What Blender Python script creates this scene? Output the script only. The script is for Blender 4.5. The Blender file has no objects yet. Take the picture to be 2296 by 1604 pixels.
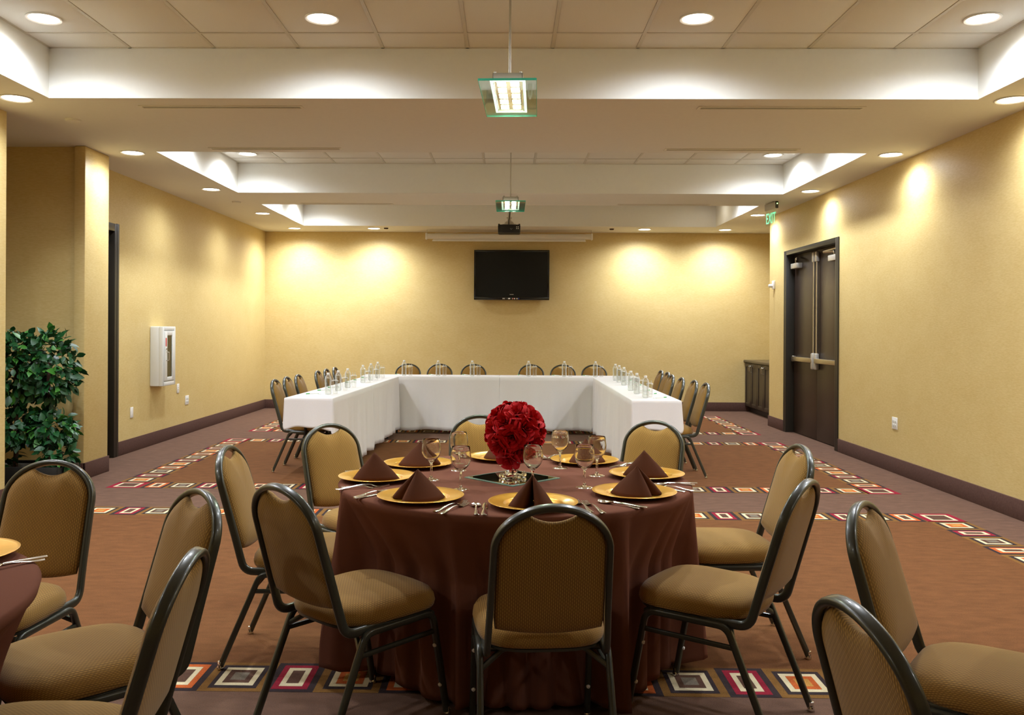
import bpy, bmesh, math, random
from mathutils import Vector, Matrix
R = math.radians
PI = math.pi
random.seed(7)
scene = bpy.context.scene
C = scene.collection

# ------------------------------------------------------------------ camera
F_PX, CX, CY, ROLL, YAW, CAM_H = 1945.47, 1110.88, 735.65, 0.0055, -0.015, 1.41
cd = bpy.data.cameras.new('camera')
cd.sensor_fit = 'HORIZONTAL'; cd.sensor_width = 36.0
cd.lens = F_PX / 2296 * 36.0
cd.shift_x = (1148 - CX) / 2296
cd.shift_y = -(802 - CY) / 2296
cd.clip_start = 0.05; cd.clip_end = 60
cam = bpy.data.objects.new('camera', cd); C.objects.link(cam)
_r = Vector((math.cos(YAW), -math.sin(YAW), 0)); _f = Vector((math.sin(YAW), math.cos(YAW), 0)); _u = Vector((0, 0, 1))
_c, _s = math.cos(ROLL), math.sin(ROLL)
_r2 = _r * _c + _u * _s; _u2 = _u * _c - _r * _s
cam.matrix_world = Matrix(((_r2.x, _u2.x, -_f.x, 0), (_r2.y, _u2.y, -_f.y, 0), (_r2.z, _u2.z, -_f.z, CAM_H), (0, 0, 0, 1)))
scene.camera = cam

# ------------------------------------------------------------------ world, exposure
w = bpy.data.worlds.new('world'); scene.world = w; w.use_nodes = True
w.node_tree.nodes['Background'].inputs[0].default_value = (1.0, 0.86, 0.68, 1)
w.node_tree.nodes['Background'].inputs[1].default_value = 0.0
scene.view_settings.view_transform = 'Standard'
scene.view_settings.look = 'None'
scene.view_settings.gamma = 1.0
scene.view_settings.use_curve_mapping = False
scene.view_settings.exposure = 0.3
LAMP_COL = (0.93, 1.0, 1.10)
P_WALL, P_TRAY = 78.0, 88.0      # lamp powers in watts

# ------------------------------------------------------------------ helpers: objects
def tag(o, label=None, cat=None, group=None, kind=None):
    if label: o['label'] = label
    if cat: o['category'] = cat
    if group: o['group'] = group
    if kind: o['kind'] = kind
    return o

def thing(name, label, cat, loc=(0, 0, 0), rz=0.0, group=None):
    o = bpy.data.objects.new(name, None); C.objects.link(o)
    o.empty_display_size = 0.05
    o.location = loc; o.rotation_euler = (0, 0, rz)
    return tag(o, label, cat, group)

def dup(root, name=None, loc=None, rz=None, label=None, group=None):
    def cp(o, parent):
        c = o.copy(); C.objects.link(c); c.parent = parent
        for ch in kids.get(o, ()): cp(ch, c)
        return c
    r = cp(root, None)
    if loc is not None: r.location = loc
    if rz is not None: r.rotation_euler = (0, 0, rz)
    if label: r['label'] = label
    if group: r['group'] = group
    return r
kids = {}

def srgb(*c):
    if len(c) == 1: c = c[0]
    return tuple((x / 255 / 12.92) if x / 255 <= 0.04045 else ((x / 255 + 0.055) / 1.055) ** 2.4 for x in c)

class MB:
    """collects shapes of one mesh"""
    def __init__(s): s.v = []; s.f = []; s.m = []; s.sm = []
    def add(s, vs, fs, mi=0, smooth=True):
        o = len(s.v); s.v += [tuple(v) for v in vs]
        for f in fs: s.f.append(tuple(i + o for i in f)); s.m.append(mi); s.sm.append(smooth)
        return s
    def box(s, x0, x1, y0, y1, z0, z1, mi=0, M=None):
        vs = [Vector((x, y, z)) for z in (z0, z1) for y in (y0, y1) for x in (x0, x1)]
        if M is not None: vs = [M @ v for v in vs]
        s.add(vs, [(0, 2, 3, 1), (4, 5, 7, 6), (0, 1, 5, 4), (2, 6, 7, 3), (0, 4, 6, 2), (1, 3, 7, 5)], mi, False); return s
    def rbox(s, x0, x1, y0, y1, z0, z1, b=0.004, mi=0, M=None):
        """box with chamfered edges"""
        bm = bmesh.new(); bmesh.ops.create_cube(bm, size=1)
        for v in bm.verts: v.co = Vector(((x0 + x1) / 2 + v.co.x * (x1 - x0), (y0 + y1) / 2 + v.co.y * (y1 - y0), (z0 + z1) / 2 + v.co.z * (z1 - z0)))
        bmesh.ops.bevel(bm, geom=list(bm.edges), offset=b, segments=2, profile=0.5, affect='EDGES')
        bm.verts.index_update()
        s.add([(M @ v.co) if M is not None else v.co.copy() for v in bm.verts], [[v.index for v in f.verts] for f in bm.faces], mi, True); bm.free(); return s
    def quad(s, a, b, c, d, mi=0): s.add([a, b, c, d], [(0, 1, 2, 3)], mi, False); return s
    def lathe(s, prof, n=24, M=None, mi=0, closed=False):
        vs = []; fs = []; k = len(prof)
        for i in range(n):
            a = 2 * PI * i / n
            for r, z in prof: vs.append(Vector((r * math.cos(a), r * math.sin(a), z)))
        for i in range(n):
            j = (i + 1) % n
            for q in range(k - 1 if not closed else k):
                q2 = (q + 1) % k
                fs.append((i * k + q, j * k + q, j * k + q2, i * k + q2))
        # caps are made by giving radius ~0 at profile ends
        if M is not None: vs = [M @ v for v in vs]
        s.add(vs, fs, mi, True); return s
    def sweep(s, path, sec, up, mi=0, cap=True, scale=None):
        path = [Vector(p) for p in path]; n = len(path); k = len(sec)
        n1 = Vector(up); vs = []; fs = []
        for i, p in enumerate(path):
            t = (path[min(i + 1, n - 1)] - path[max(i - 1, 0)]).normalized()
            n1 = (n1 - t * n1.dot(t)).normalized(); n2 = t.cross(n1)
            sc = scale[i] if scale else 1.0
            for a, b in sec: vs.append(p + n1 * a * sc + n2 * b * sc)
        for i in range(n - 1):
            for q in range(k):
                q2 = (q + 1) % k
                fs.append((i * k + q, i * k + q2, (i + 1) * k + q2, (i + 1) * k + q))
        if cap:
            fs.append(tuple(reversed(range(k)))); fs.append(tuple((n - 1) * k + q for q in range(k)))
        s.add(vs, fs, mi, True); return s
    def tube(s, path, r, n=8, mi=0, up=(0.13, 0.27, 0.95)):
        return s.sweep(path, [(r * math.cos(2 * PI * i / n), r * math.sin(2 * PI * i / n)) for i in range(n)], up, mi)
    def rings(s, rl, mi=0, cap0=False, cap1=True, close=True):
        """list of rings (same count) joined in order"""
        k = len(rl[0]); vs = [p for r in rl for p in r]; fs = []
        for i in range(len(rl) - 1):
            for q in range(k if close else k - 1):
                q2 = (q + 1) % k
                fs.append((i * k + q, i * k + q2, (i + 1) * k + q2, (i + 1) * k + q))
        if cap0: fs.append(tuple(reversed(range(k))))
        if cap1: fs.append(tuple((len(rl) - 1) * k + q for q in range(k)))
        s.add(vs, fs, mi, True); return s
    def mesh(s, name, mats, sharp=40):
        me = bpy.data.meshes.new(name); me.from_pydata(s.v, [], s.f)
        for m in (mats if isinstance(mats, (list, tuple)) else [mats]): me.materials.append(m)
        me.polygons.foreach_set('material_index', s.m); me.polygons.foreach_set('use_smooth', s.sm)
        me.validate(); me.update()
        if sharp: me.set_sharp_from_angle(angle=R(sharp))
        return me
    def build(s, name, mats, parent=None, sharp=40, label=None):
        return link(name, s.mesh(name, mats, sharp), parent, label)

def link(name, me, parent=None, label=None):
    o = bpy.data.objects.new(name, me); C.objects.link(o)
    if parent is not None: o.parent = parent; kids.setdefault(parent, []).append(o)
    if label: o['label'] = label
    return o

def rsec(a, b, r=0.35, n=3):
    """rounded rectangle section, full sizes a x b"""
    pts = []; rr = min(a, b) * r
    for cx, cy, a0 in ((1, 1, 0), (-1, 1, 90), (-1, -1, 180), (1, -1, 270)):
        for i in range(n):
            t = R(a0 + 90 * i / (n - 1))
            pts.append((cx * (a / 2 - rr) + rr * math.cos(t), cy * (b / 2 - rr) + rr * math.sin(t)))
    return pts

def fillet(pts, r, n=5):
    pts = [Vector(p) for p in pts]; out = [pts[0]]
    for i in range(1, len(pts) - 1):
        p = pts[i]; a = pts[i - 1] - p; b = pts[i + 1] - p
        ang = a.angle(b); d = min(r / math.tan(ang / 2), a.length * .49, b.length * .49)
        p0 = p + a.normalized() * d; p1 = p + b.normalized() * d
        for k in range(n + 1):
            t = k / n; out.append(p0 * (1 - t) ** 2 + p * 2 * t * (1 - t) + p1 * t * t)
    out.append(pts[-1]); return out

# ------------------------------------------------------------------ helpers: materials
def newmat(name):
    m = bpy.data.materials.new(name); m.use_nodes = True
    nt = m.node_tree; return m, nt, nt.nodes, nt.links, nt.nodes['Principled BSDF']

def mat(name, col, rough=0.5, metal=0.0, spec=0.5, nscale=40.0, namt=0.12, bump=0.0, stretch=(1, 1, 1), bscale=None, coat=0.0, sheen=0.0, trans=0.0):
    m, nt, N, L, b = newmat(name)
    c = srgb(col)
    b.inputs['Roughness'].default_value = rough; b.inputs['Metallic'].default_value = metal
    b.inputs['Specular IOR Level'].default_value = spec
    if coat: b.inputs['Coat Weight'].default_value = coat; b.inputs['Coat Roughness'].default_value = 0.12
    if sheen: b.inputs['Sheen Weight'].default_value = sheen; b.inputs['Sheen Roughness'].default_value = 0.5
    tc = N.new('ShaderNodeTexCoord'); mp = N.new('ShaderNodeMapping'); mp.inputs['Scale'].default_value = stretch
    L.new(tc.outputs['Object'], mp.inputs[0])
    nz = N.new('ShaderNodeTexNoise'); nz.inputs['Scale'].default_value = nscale; nz.inputs['Detail'].default_value = 4
    L.new(mp.outputs[0], nz.inputs['Vector'])
    mx = N.new('ShaderNodeMix'); mx.data_type = 'RGBA'
    mx.inputs[6].default_value = tuple(x * (1 - namt) for x in c) + (1,); mx.inputs[7].default_value = tuple(min(1, x * (1 + namt)) for x in c) + (1,)
    L.new(nz.outputs['Fac'], mx.inputs[0]); L.new(mx.outputs[2], b.inputs['Base Color'])
    if bump:
        bn = N.new('ShaderNodeTexNoise'); bn.inputs['Scale'].default_value = bscale or nscale; bn.inputs['Detail'].default_value = 3
        L.new(mp.outputs[0], bn.inputs['Vector'])
        bp = N.new('ShaderNodeBump'); bp.inputs['Strength'].default_value = bump; bp.inputs['Distance'].default_value = 0.004
        L.new(bn.outputs['Fac'], bp.inputs['Height']); L.new(bp.outputs[0], b.inputs['Normal'])
    return m

def emat(name, col, strength):
    m, nt, N, L, b = newmat(name)
    b.inputs['Base Color'].default_value = (0.8, 0.8, 0.8, 1)
    b.inputs['Emission Color'].default_value = tuple(col) + (1,); b.inputs['Emission Strength'].default_value = strength
    return m

def thin_glass(name, tint=(0.97, 0.98, 0.97), refl=1.0, rough=0.02, ior=1.45, body=0.0):
    """thin clear sheet: lets light through, mirrors more at grazing angles"""
    m, nt, N, L, b = newmat(name); N.remove(b)
    out = N['Material Output']
    tr = N.new('ShaderNodeBsdfTransparent'); tr.inputs[0].default_value = tuple(tint) + (1,)
    gl = N.new('ShaderNodeBsdfGlossy'); gl.inputs['Roughness'].default_value = rough; gl.inputs['Color'].default_value = (refl, refl, refl, 1)
    f0 = ((ior - 1) / (ior + 1)) ** 2
    lf = N.new('ShaderNodeLayerWeight'); lf.inputs[0].default_value = 0.5
    pw = N.new('ShaderNodeMath'); pw.operation = 'POWER'; pw.inputs[1].default_value = 5.0; L.new(lf.outputs['Facing'], pw.inputs[0])
    fr = N.new('ShaderNodeMath'); fr.operation = 'MULTIPLY_ADD'; fr.inputs[1].default_value = 1 - f0; fr.inputs[2].default_value = f0; L.new(pw.outputs[0], fr.inputs[0])
    mx = N.new('ShaderNodeMixShader'); L.new(fr.outputs[0], mx.inputs[0]); L.new(tr.outputs[0], mx.inputs[1]); L.new(gl.outputs[0], mx.inputs[2])
    last = mx
    if body:
        df = N.new('ShaderNodeBsdfDiffuse'); df.inputs[0].default_value = (0.9, 0.9, 0.88, 1)
        lw = N.new('ShaderNodeLayerWeight'); lw.inputs[0].default_value = 0.35
        mu = N.new('ShaderNodeMath'); mu.operation = 'MULTIPLY'; mu.inputs[1].default_value = body; L.new(lw.outputs['Facing'], mu.inputs[0])
        m2 = N.new('ShaderNodeMixShader'); L.new(mu.outputs[0], m2.inputs[0]); L.new(mx.outputs[0], m2.inputs[1]); L.new(df.outputs[0], m2.inputs[2]); last = m2
    L.new(last.outputs[0], out.inputs[0])
    return m

def wall_mat():
    m, nt, N, L, b = newmat('vinyl_wallcovering')
    tc = N.new('ShaderNodeTexCoord')
    def noise(sc, stretch, det=4):
        mp = N.new('ShaderNodeMapping'); mp.inputs['Scale'].default_value = stretch; mp.inputs['Rotation'].default_value = (0.35, 0.3, 0)
        L.new(tc.outputs['Object'], mp.inputs[0])
        n = N.new('ShaderNodeTexNoise'); n.inputs['Scale'].default_value = sc; n.inputs['Detail'].default_value = det
        L.new(mp.outputs[0], n.inputs['Vector']); return n
    a = noise(70, (0.35, 0.35, 1.6)); big = noise(3.0, (1, 1, 1.5), 3)
    ad = N.new('ShaderNodeMath'); ad.operation = 'ADD'; bm_ = N.new('ShaderNodeMath'); bm_.operation = 'MULTIPLY_ADD'; bm_.inputs[1].default_value = 0.45; bm_.inputs[2].default_value = 0.275; L.new(big.outputs['Fac'], bm_.inputs[0]); L.new(a.outputs['Fac'], ad.inputs[0]); L.new(bm_.outputs[0], ad.inputs[1])
    mr = N.new('ShaderNodeMapRange'); mr.inputs[1].default_value = 0.65; mr.inputs[2].default_value = 1.35; L.new(ad.outputs[0], mr.inputs[0])
    mx = N.new('ShaderNodeMix'); mx.data_type = 'RGBA'
    mx.inputs[6].default_value = srgb(204, 177, 113) + (1,); mx.inputs[7].default_value = srgb(220, 198, 140) + (1,)
    L.new(mr.outputs[0], mx.inputs[0]); L.new(mx.outputs[2], b.inputs['Base Color'])
    b.inputs['Roughness'].default_value = 0.47; b.inputs['Specular IOR Level'].default_value = 0.35
    bp = N.new('ShaderNodeBump'); bp.inputs['Strength'].default_value = 0.25; bp.inputs['Distance'].default_value = 0.002
    L.new(a.outputs['Fac'], bp.inputs['Height']); L.new(bp.outputs[0], b.inputs['Normal'])
    return m

def carpet(name, col, namt=0.30):
    m, nt, N, L, b = newmat(name)
    c = srgb(col); tc = N.new('ShaderNodeTexCoord')
    n1 = N.new('ShaderNodeTexNoise'); n1.inputs['Scale'].default_value = 260; n1.inputs['Detail'].default_value = 2
    n2 = N.new('ShaderNodeTexNoise'); n2.inputs['Scale'].default_value = 9; n2.inputs['Detail'].default_value = 5
    mp = N.new('ShaderNodeMapping'); mp.inputs['Scale'].default_value = (1, 2.2, 1); L.new(tc.outputs['Object'], mp.inputs[0])
    L.new(tc.outputs['Object'], n1.inputs['Vector']); L.new(mp.outputs[0], n2.inputs['Vector'])
    ad = N.new('ShaderNodeMath'); ad.operation = 'MULTIPLY_ADD'; ad.inputs[1].default_value = 0.75
    L.new(n2.outputs['Fac'], ad.inputs[0]); L.new(n1.outputs['Fac'], ad.inputs[2])
    mr = N.new('ShaderNodeMapRange'); mr.inputs[1].default_value = 0.55; mr.inputs[2].default_value = 1.2; L.new(ad.outputs[0], mr.inputs[0])
    mx = N.new('ShaderNodeMix'); mx.data_type = 'RGBA'
    mx.inputs[6].default_value = tuple(x * (1 - namt) for x in c) + (1,); mx.inputs[7].default_value = tuple(min(1, x * (1 + namt)) for x in c) + (1,)
    L.new(mr.outputs[0], mx.inputs[0]); L.new(mx.outputs[2], b.inputs['Base Color'])
    b.inputs['Roughness'].default_value = 0.95; b.inputs['Specular IOR Level'].default_value = 0.1
    bp = N.new('ShaderNodeBump'); bp.inputs['Strength'].default_value = 0.5; bp.inputs['Distance'].default_value = 0.004
    L.new(n1.outputs['Fac'], bp.inputs['Height']); L.new(bp.outputs[0], b.inputs['Normal'])
    return m

def chair_fabric(name, axis):
    m, nt, N, L, b = newmat(name)
    tc = N.new('ShaderNodeTexCoord'); sp = N.new('ShaderNodeSeparateXYZ'); L.new(tc.outputs['UV' if axis == 'Y' else 'Object'], sp.inputs[0])
    def op(o, a, b=None, c=None):
        n = N.new('ShaderNodeMath'); n.operation = o
        for k, v in enumerate((a, b, c)):
            if v is None: continue
            if isinstance(v, (int, float)): n.inputs[k].default_value = v
            else: L.new(v, n.inputs[k])
        return n.outputs[0]
    fx = op('DIVIDE', sp.outputs['X'], 0.0064)
    row = op('FLOOR', fx); fr_ = op('FRACT', fx)
    rib = op('POWER', op('SUBTRACT', 1.0, op('ABSOLUTE', op('MULTIPLY_ADD', fr_, 2.0, -1.0))), 0.6)
    dash = op('MULTIPLY_ADD', op('SINE', op('MULTIPLY_ADD', row, PI * 0.94, op('MULTIPLY', sp.outputs[axis], 520.0))), 0.5, 0.5)
    fac = op('MULTIPLY', rib, op('MULTIPLY_ADD', dash, 0.45, 0.55))
    mx = N.new('ShaderNodeMix'); mx.data_type = 'RGBA'; L.new(fac, mx.inputs[0])
    mx.inputs[6].default_value = srgb(100, 72, 30) + (1,); mx.inputs[7].default_value = srgb(178, 136, 64) + (1,)
    L.new(mx.outputs[2], b.inputs['Base Color'])
    b.inputs['Roughness'].default_value = 0.85; b.inputs['Specular IOR Level'].default_value = 0.2
    b.inputs['Sheen Weight'].default_value = 0.15
    bp = N.new('ShaderNodeBump'); bp.inputs['Strength'].default_value = 0.3; bp.inputs['Distance'].default_value = 0.0015
    L.new(fac, bp.inputs['Height']); L.new(bp.outputs[0], b.inputs['Normal'])
    return m

M = {}
M['wall'] = wall_mat()
M['soffit'] = mat('soffit_paint', (224, 219, 208), 0.85, spec=0.2, nscale=30, namt=0.03, bump=0.05, bscale=120)
M['tray'] = mat('tray_white_paint', (236, 236, 230), 0.85, spec=0.2, nscale=30, namt=0.02, bump=0.05, bscale=120)
M['tile'] = mat('acoustic_tile', (226, 221, 208), 0.9, spec=0.1, nscale=180, namt=0.05, bump=0.15)
M['tbar'] = mat('ceiling_grid_metal', (205, 198, 180), 0.5, spec=0.4, nscale=20, namt=0.02)
M['base'] = mat('carpet_baseboard', (92, 66, 58), 0.9, spec=0.15, nscale=60, namt=0.3, bump=0.3)
M['door'] = mat('dark_bronze_door', (52, 38, 28), 0.38, spec=0.5, nscale=12, namt=0.1)
M['frame'] = mat('dark_door_frame', (40, 36, 28), 0.4, spec=0.5, nscale=12, namt=0.06)
M['steel'] = mat('brushed_steel', (200, 192, 176), 0.3, 1.0, nscale=90, namt=0.06)
M['grey_steel'] = mat('painted_aluminium', (190, 186, 176), 0.4, 0.5, nscale=60, namt=0.05)
M['chrome'] = mat('chrome', (225, 225, 222), 0.12, 1.0, nscale=30, namt=0.03)
M['white'] = mat('white_plastic', (238, 236, 230), 0.45, nscale=20, namt=0.02)
M['offwhite'] = mat('white_enamel', (226, 228, 224), 0.4, nscale=20, namt=0.02)
M['black'] = mat('black_plastic', (20, 20, 18), 0.4, nscale=20, namt=0.1)
M['gloss_black'] = mat('gloss_black_bezel', (10, 11, 11), 0.12, spec=0.5, nscale=20, namt=0.1)
M['screen'] = mat('tv_screen', (18, 20, 19), 0.25, spec=0.3, nscale=20, namt=0.1)
M['cabinet'] = mat('espresso_wood', (54, 42, 30), 0.42, nscale=25, namt=0.15, stretch=(1, 1, 0.1))
M['worktop'] = mat('dark_worktop', (74, 62, 46), 0.3, nscale=80, namt=0.2)
M['chair_metal'] = mat('chair_frame_enamel', (54, 56, 46), 0.33, 0.15, spec=0.6, nscale=300, namt=0.15, coat=0.3)
M['fabric'] = chair_fabric('ribbed_back_fabric', 'Z'); M['seat_fabric'] = chair_fabric('ribbed_seat_fabric', 'Y')
M['rubber'] = mat('black_rubber', (24, 24, 22), 0.7, nscale=30, namt=0.1)
M['brown_cloth'] = mat('brown_linen', (109, 69, 54), 0.9, spec=0.04, nscale=400, namt=0.08, bump=0.06)
M['napkin'] = mat('brown_napkin_cotton', (82, 47, 29), 0.85, spec=0.08, nscale=500, namt=0.08, bump=0.06)
M['white_cloth'] = mat('white_linen', (226, 221, 220), 0.9, spec=0.1, nscale=60, namt=0.02, bump=0.25, bscale=9)
M['gold'] = mat('gold_lacquer', (226, 166, 50), 0.3, 0.55, spec=0.6, nscale=14, namt=0.12, stretch=(1, 3, 1), coat=0.4)
M['silver'] = mat('silverware', (225, 220, 212), 0.16, 1.0, nscale=120, namt=0.05)
M['glass'] = thin_glass('clear_glass', (0.975, 0.98, 0.97), 1.0, 0.015, 1.55, 0.10)
M['pet'] = thin_glass('clear_bottle_plastic', (0.93, 0.94, 0.92), 1.0, 0.06, 1.6, 0.8)
def solid_glass(name, ior=1.45, col=(0.98, 0.99, 0.98)):
    m, nt, N, L, b = newmat(name); b.inputs['Transmission Weight'].default_value = 1; b.inputs['Roughness'].default_value = 0.0
    b.inputs['IOR'].default_value = ior; b.inputs['Base Color'].default_value = tuple(col) + (1,); return m
M['goblet'] = solid_glass('goblet_glass')
M['mirror'] = mat('mirror_silvering', (235, 240, 236), 0.02, 1.0, nscale=10, namt=0.0)
M['glass_edge'] = mat('bevelled_glass_edge', (120, 165, 150), 0.08, 0.2, spec=0.8, nscale=30, namt=0.1)
M['rose'] = mat('red_silk_petal', (186, 4, 14), 0.7, spec=0.2, nscale=60, namt=0.25)
M['rose_core'] = mat('dark_red_foam', (70, 2, 8), 0.9, nscale=60, namt=0.2)
M['leaf'] = mat('dark_silk_leaf', (24, 74, 34), 0.45, spec=0.5, nscale=14, namt=0.35)
M['leaf2'] = mat('bright_silk_leaf', (60, 120, 40), 0.45, spec=0.5, nscale=14, namt=0.3)
M['bark'] = mat('brown_bark', (70, 46, 32), 0.9, nscale=40, namt=0.35, bump=0.6)
M['planter'] = mat('black_planter', (18, 18, 16), 0.5, nscale=20, namt=0.1)
M['soil'] = mat('planter_stones', (80, 76, 66), 0.9, nscale=60, namt=0.4, bump=0.8)
M['paper'] = mat('white_paper', (236, 236, 232), 0.8, nscale=40, namt=0.02)
M['green'] = mat('green_plastic', (60, 170, 80), 0.4, nscale=20, namt=0.05)
M['red'] = mat('red_print', (205, 70, 55), 0.6, nscale=20, namt=0.05)
M['blue'] = mat('blue_print', (60, 70, 150), 0.6, nscale=20, namt=0.05)
M['wood'] = mat('plywood', (120, 90, 60), 0.7, nscale=20, namt=0.15)
M['lens'] = emat('lit_lamp_lens', (1.0, 0.93, 0.80), 14.0)
M['bulb'] = emat('halogen_glow', (1.0, 0.93, 0.82), 190.0)
M['exit_green'] = emat('lit_green_letters', (0.0, 0.62, 0.28), 1.4)
M['led'] = emat('green_led', (0.5, 1.0, 0.2), 4.0)
M['pend_glass'] = thin_glass('pale_green_glass_sheet', (0.80, 0.93, 0.86), 1.0, 0.02, 1.4)
M['pend_edge'] = mat('glass_edge_painted_glow', (70, 215, 185), 0.1, spec=0.8, nscale=30, namt=0.15)  # bright teal base colour stands in for light reflected inside the glass edge
M['acrylic'] = thin_glass('clear_acrylic', (0.92, 0.96, 0.92), 1.0, 0.03, 1.45)
M['copper'] = mat('lamp_reflector', (196, 150, 112), 0.45, 0.2, nscale=20, namt=0.05)
M['cab_glass'] = thin_glass('cabinet_window_glass', (0.55, 0.55, 0.48), 1.0, 0.02, 1.5)

# ------------------------------------------------------------------ room dimensions
ZC, ZT = 3.0575, 3.418
XL, XR, XN = -4.215, 3.822, -3.88
YB, YF = 14.96, -2.6
TRX = 3.336
TRAYS = [(3.763, 6.233), (8.146, 10.617), (11.636, 14.055)]
TILE = 0.6096

# ------------------------------------------------------------------ floor with woven borders
CARP = [carpet('carpet_brown_ground', (106, 80, 66)), carpet('carpet_tan_field', (110, 72, 43)), carpet('carpet_gold_cell', (126, 90, 46)),
        carpet('carpet_plum_cell', (56, 46, 48)), carpet('carpet_cream', (214, 200, 164), .12), carpet('carpet_brown_core', (92, 66, 54)),
        carpet('carpet_grey_core', (122, 112, 98)), carpet('carpet_orange', (190, 94, 46)), carpet('carpet_amber_core', (190, 140, 72)), carpet('carpet_red', (142, 34, 52))]
fl = MB()
def frect(x0, x1, y0, y1, lv, mi):
    z = lv * 0.0004
    fl.quad((x0, y0, z), (x1, y0, z), (x1, y1, z), (x0, y1, z), mi)
def ring4(x0, x1, y0, y1, dx, dy, mi, lv):
    frect(x0, x1, y0, y0 + dy, lv, mi); frect(x0, x1, y1 - dy, y1, lv, mi)
    frect(x0, x0 + dx, y0 + dy, y1 - dy, lv, mi); frect(x1 - dx, x1, y0 + dy, y1 - dy, lv, mi)
frect(-6.2, 5.2, YF - .2, YB + .2, 0, 0)
def cell(cx, cy, kind, along, bw, ln):
    """one woven motif; along = 'x' or 'y' is the direction of the border, bw border width, ln cell length"""
    def rc(l, wd, lv, mi):
        a, b = (l / 2, wd / 2) if along == 'x' else (wd / 2, l / 2)
        frect(cx - a, cx + a, cy - b, cy + b, lv, mi)
    wide = kind in 'AC'
    rc(ln * (1.127 if wide else .873), bw, 2, 2 if wide else 3)
    if wide:
        rc(.190, .225, 3, 3); rc(.152, .176, 4, 4); rc(.106, .126, 5, 5 if kind == 'A' else 7); rc(.060, .074, 6, 6 if kind == 'A' else 8)
    else:
        rc(.142, .235, 3, 9 if kind == 'B' else 7); rc(.092, .180, 4, 4); rc(.050, .125, 5, 5)
def corner(cx, cy, bw):
    k = bw / 0.29
    for wd, lv, mi in ((.29 * k, 2, 9), (.20 * k, 3, 4), (.15 * k, 4, 5)):
        frect(cx - wd / 2, cx + wd / 2, cy - wd / 2, cy + wd / 2, lv, mi)
PX0, PX1 = -3.50, 3.385
seq_x = 'ABCD'
for (y0, y1) in ((3.335, 6.715), (7.50, 10.86), (11.62, 14.06)):
    frect(PX0, PX1, y0, y1, 1, 1)
    bw = 0.285
    for cy in (y0 + bw / 2, y1 - bw / 2):
        # motif pitch 0.2175 m, wide cells 0.235, narrow cells 0.20
        x = PX0 + bw; i = 1; n = 30; pitch = (PX1 - PX0 - 2 * bw) / 28.0
        for q in range(28):
            k = 'DABC'[q % 4] if cy < y1 - bw else 'DABC'[(27 - q) % 4]
            cell(x + pitch * (q + .5), cy, k, 'x', bw, pitch)
        for cx in (PX0 + bw / 2, PX1 - bw / 2): corner(cx, cy, bw)
    n = int(round((y1 - y0 - 2 * bw) / pitch))
    py = (y1 - y0 - 2 * bw) / n
    for cx in (PX0 + bw / 2, PX1 - bw / 2):
        for q in range(n): cell(cx, y0 + bw + py * (q + .5), ('CBAD' if cx < 0 else 'DABC')[q % 4], 'y', bw, py)
floor = fl.build('floor', CARP, sharp=0)
tag(floor, 'brown and tan carpet with borders of woven squares', 'floor', kind='structure')

# ------------------------------------------------------------------ walls
def struct(name, mb, mats, label, cat='wall'):
    o = mb.build(name, mats, sharp=30); return tag(o, label, cat, kind='structure')
HW = ZT + 0.3
struct('wall_back', MB().box(-4.4, 4.9, YB, YB + .12, 0, ZC), M['wall'], 'yellow papered end wall behind the television')
# right wall with door opening and the end at the cabinet recess
DY0, DY1, DZ = 10.135, 12.03, 2.44
wr = MB()
wr.box(XR, XR + .16, YF, DY0, 0, ZC); wr.box(XR, XR + .16, DY1, 12.766, 0, ZC); wr.box(XR, XR + .16, DY0, DY1, DZ, ZC)
wr.box(XR + .16, 4.72, 12.646, 12.766, 0, ZC)
wr.box(4.70, 4.82, 12.766, YB, 0, ZC)
struct('wall_right', wr, M['wall'], 'yellow papered right wall with the double doors')
wl = MB()
wl.box(XN - .12, XN, YF, 6.637, 0, ZC)                       # near wall
wl.box(-5.6, XN - .12, 6.517, 6.637, 0, ZC)                  # recess near side
wl.box(-5.72, -5.6, 6.637, 8.06, 0, ZC)                      # recess far-left side
wl.box(-5.6, -3.975, 7.94, 8.06, 0, ZC)                      # recess back
wl.rbox(-3.985, XN, 7.885, 8.362, 0, ZC, .012)               # pier
wl.box(XL - .12, -3.98, 8.242, 8.362, 0, ZC)
wl.box(XL - .16, XL, 9.24, YB, 0, ZC)
wl.box(XL - .16, XL, 8.362, 9.24, 2.45, ZC)
struct('wall_left', wl, M['wall'], 'yellow papered left wall with a plant recess')
struct('wall_near', MB().box(-4.1, 4.1, YF - .12, YF, 0, ZC), M['wall'], 'yellow papered wall behind the camera')

BH, BT = 0.152, 0.014
def skirting(name, boxes, label):
    b = MB()
    for x0, x1, y0, y1 in boxes: b.rbox(x0, x1, y0, y1, 0.001, BH, .003)
    struct(name, b, M['base'], label, 'baseboard')
skirting('baseboard_back', [(XL, 4.69, YB - BT, YB)], 'dark carpeted baseboard along the end wall')
skirting('baseboard_right', [(XR - BT, XR, YF, DY0 - .05), (XR - BT, XR, DY1 + .05, 12.766 + BT), (XR, XR + .16, 12.766, 12.766 + BT)], 'dark carpeted baseboard along the right wall')
skirting('baseboard_left', [(XL, XL + BT, 9.30, YB), (XN, XN + BT, YF, 6.637 + BT), (XN, XN + BT, 7.885 - BT, 8.362), (-3.985, XN + BT, 7.885 - BT, 7.885), (-5.6, -3.985, 7.94 - BT, 7.94)], 'dark carpeted baseboard along the left wall')

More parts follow.
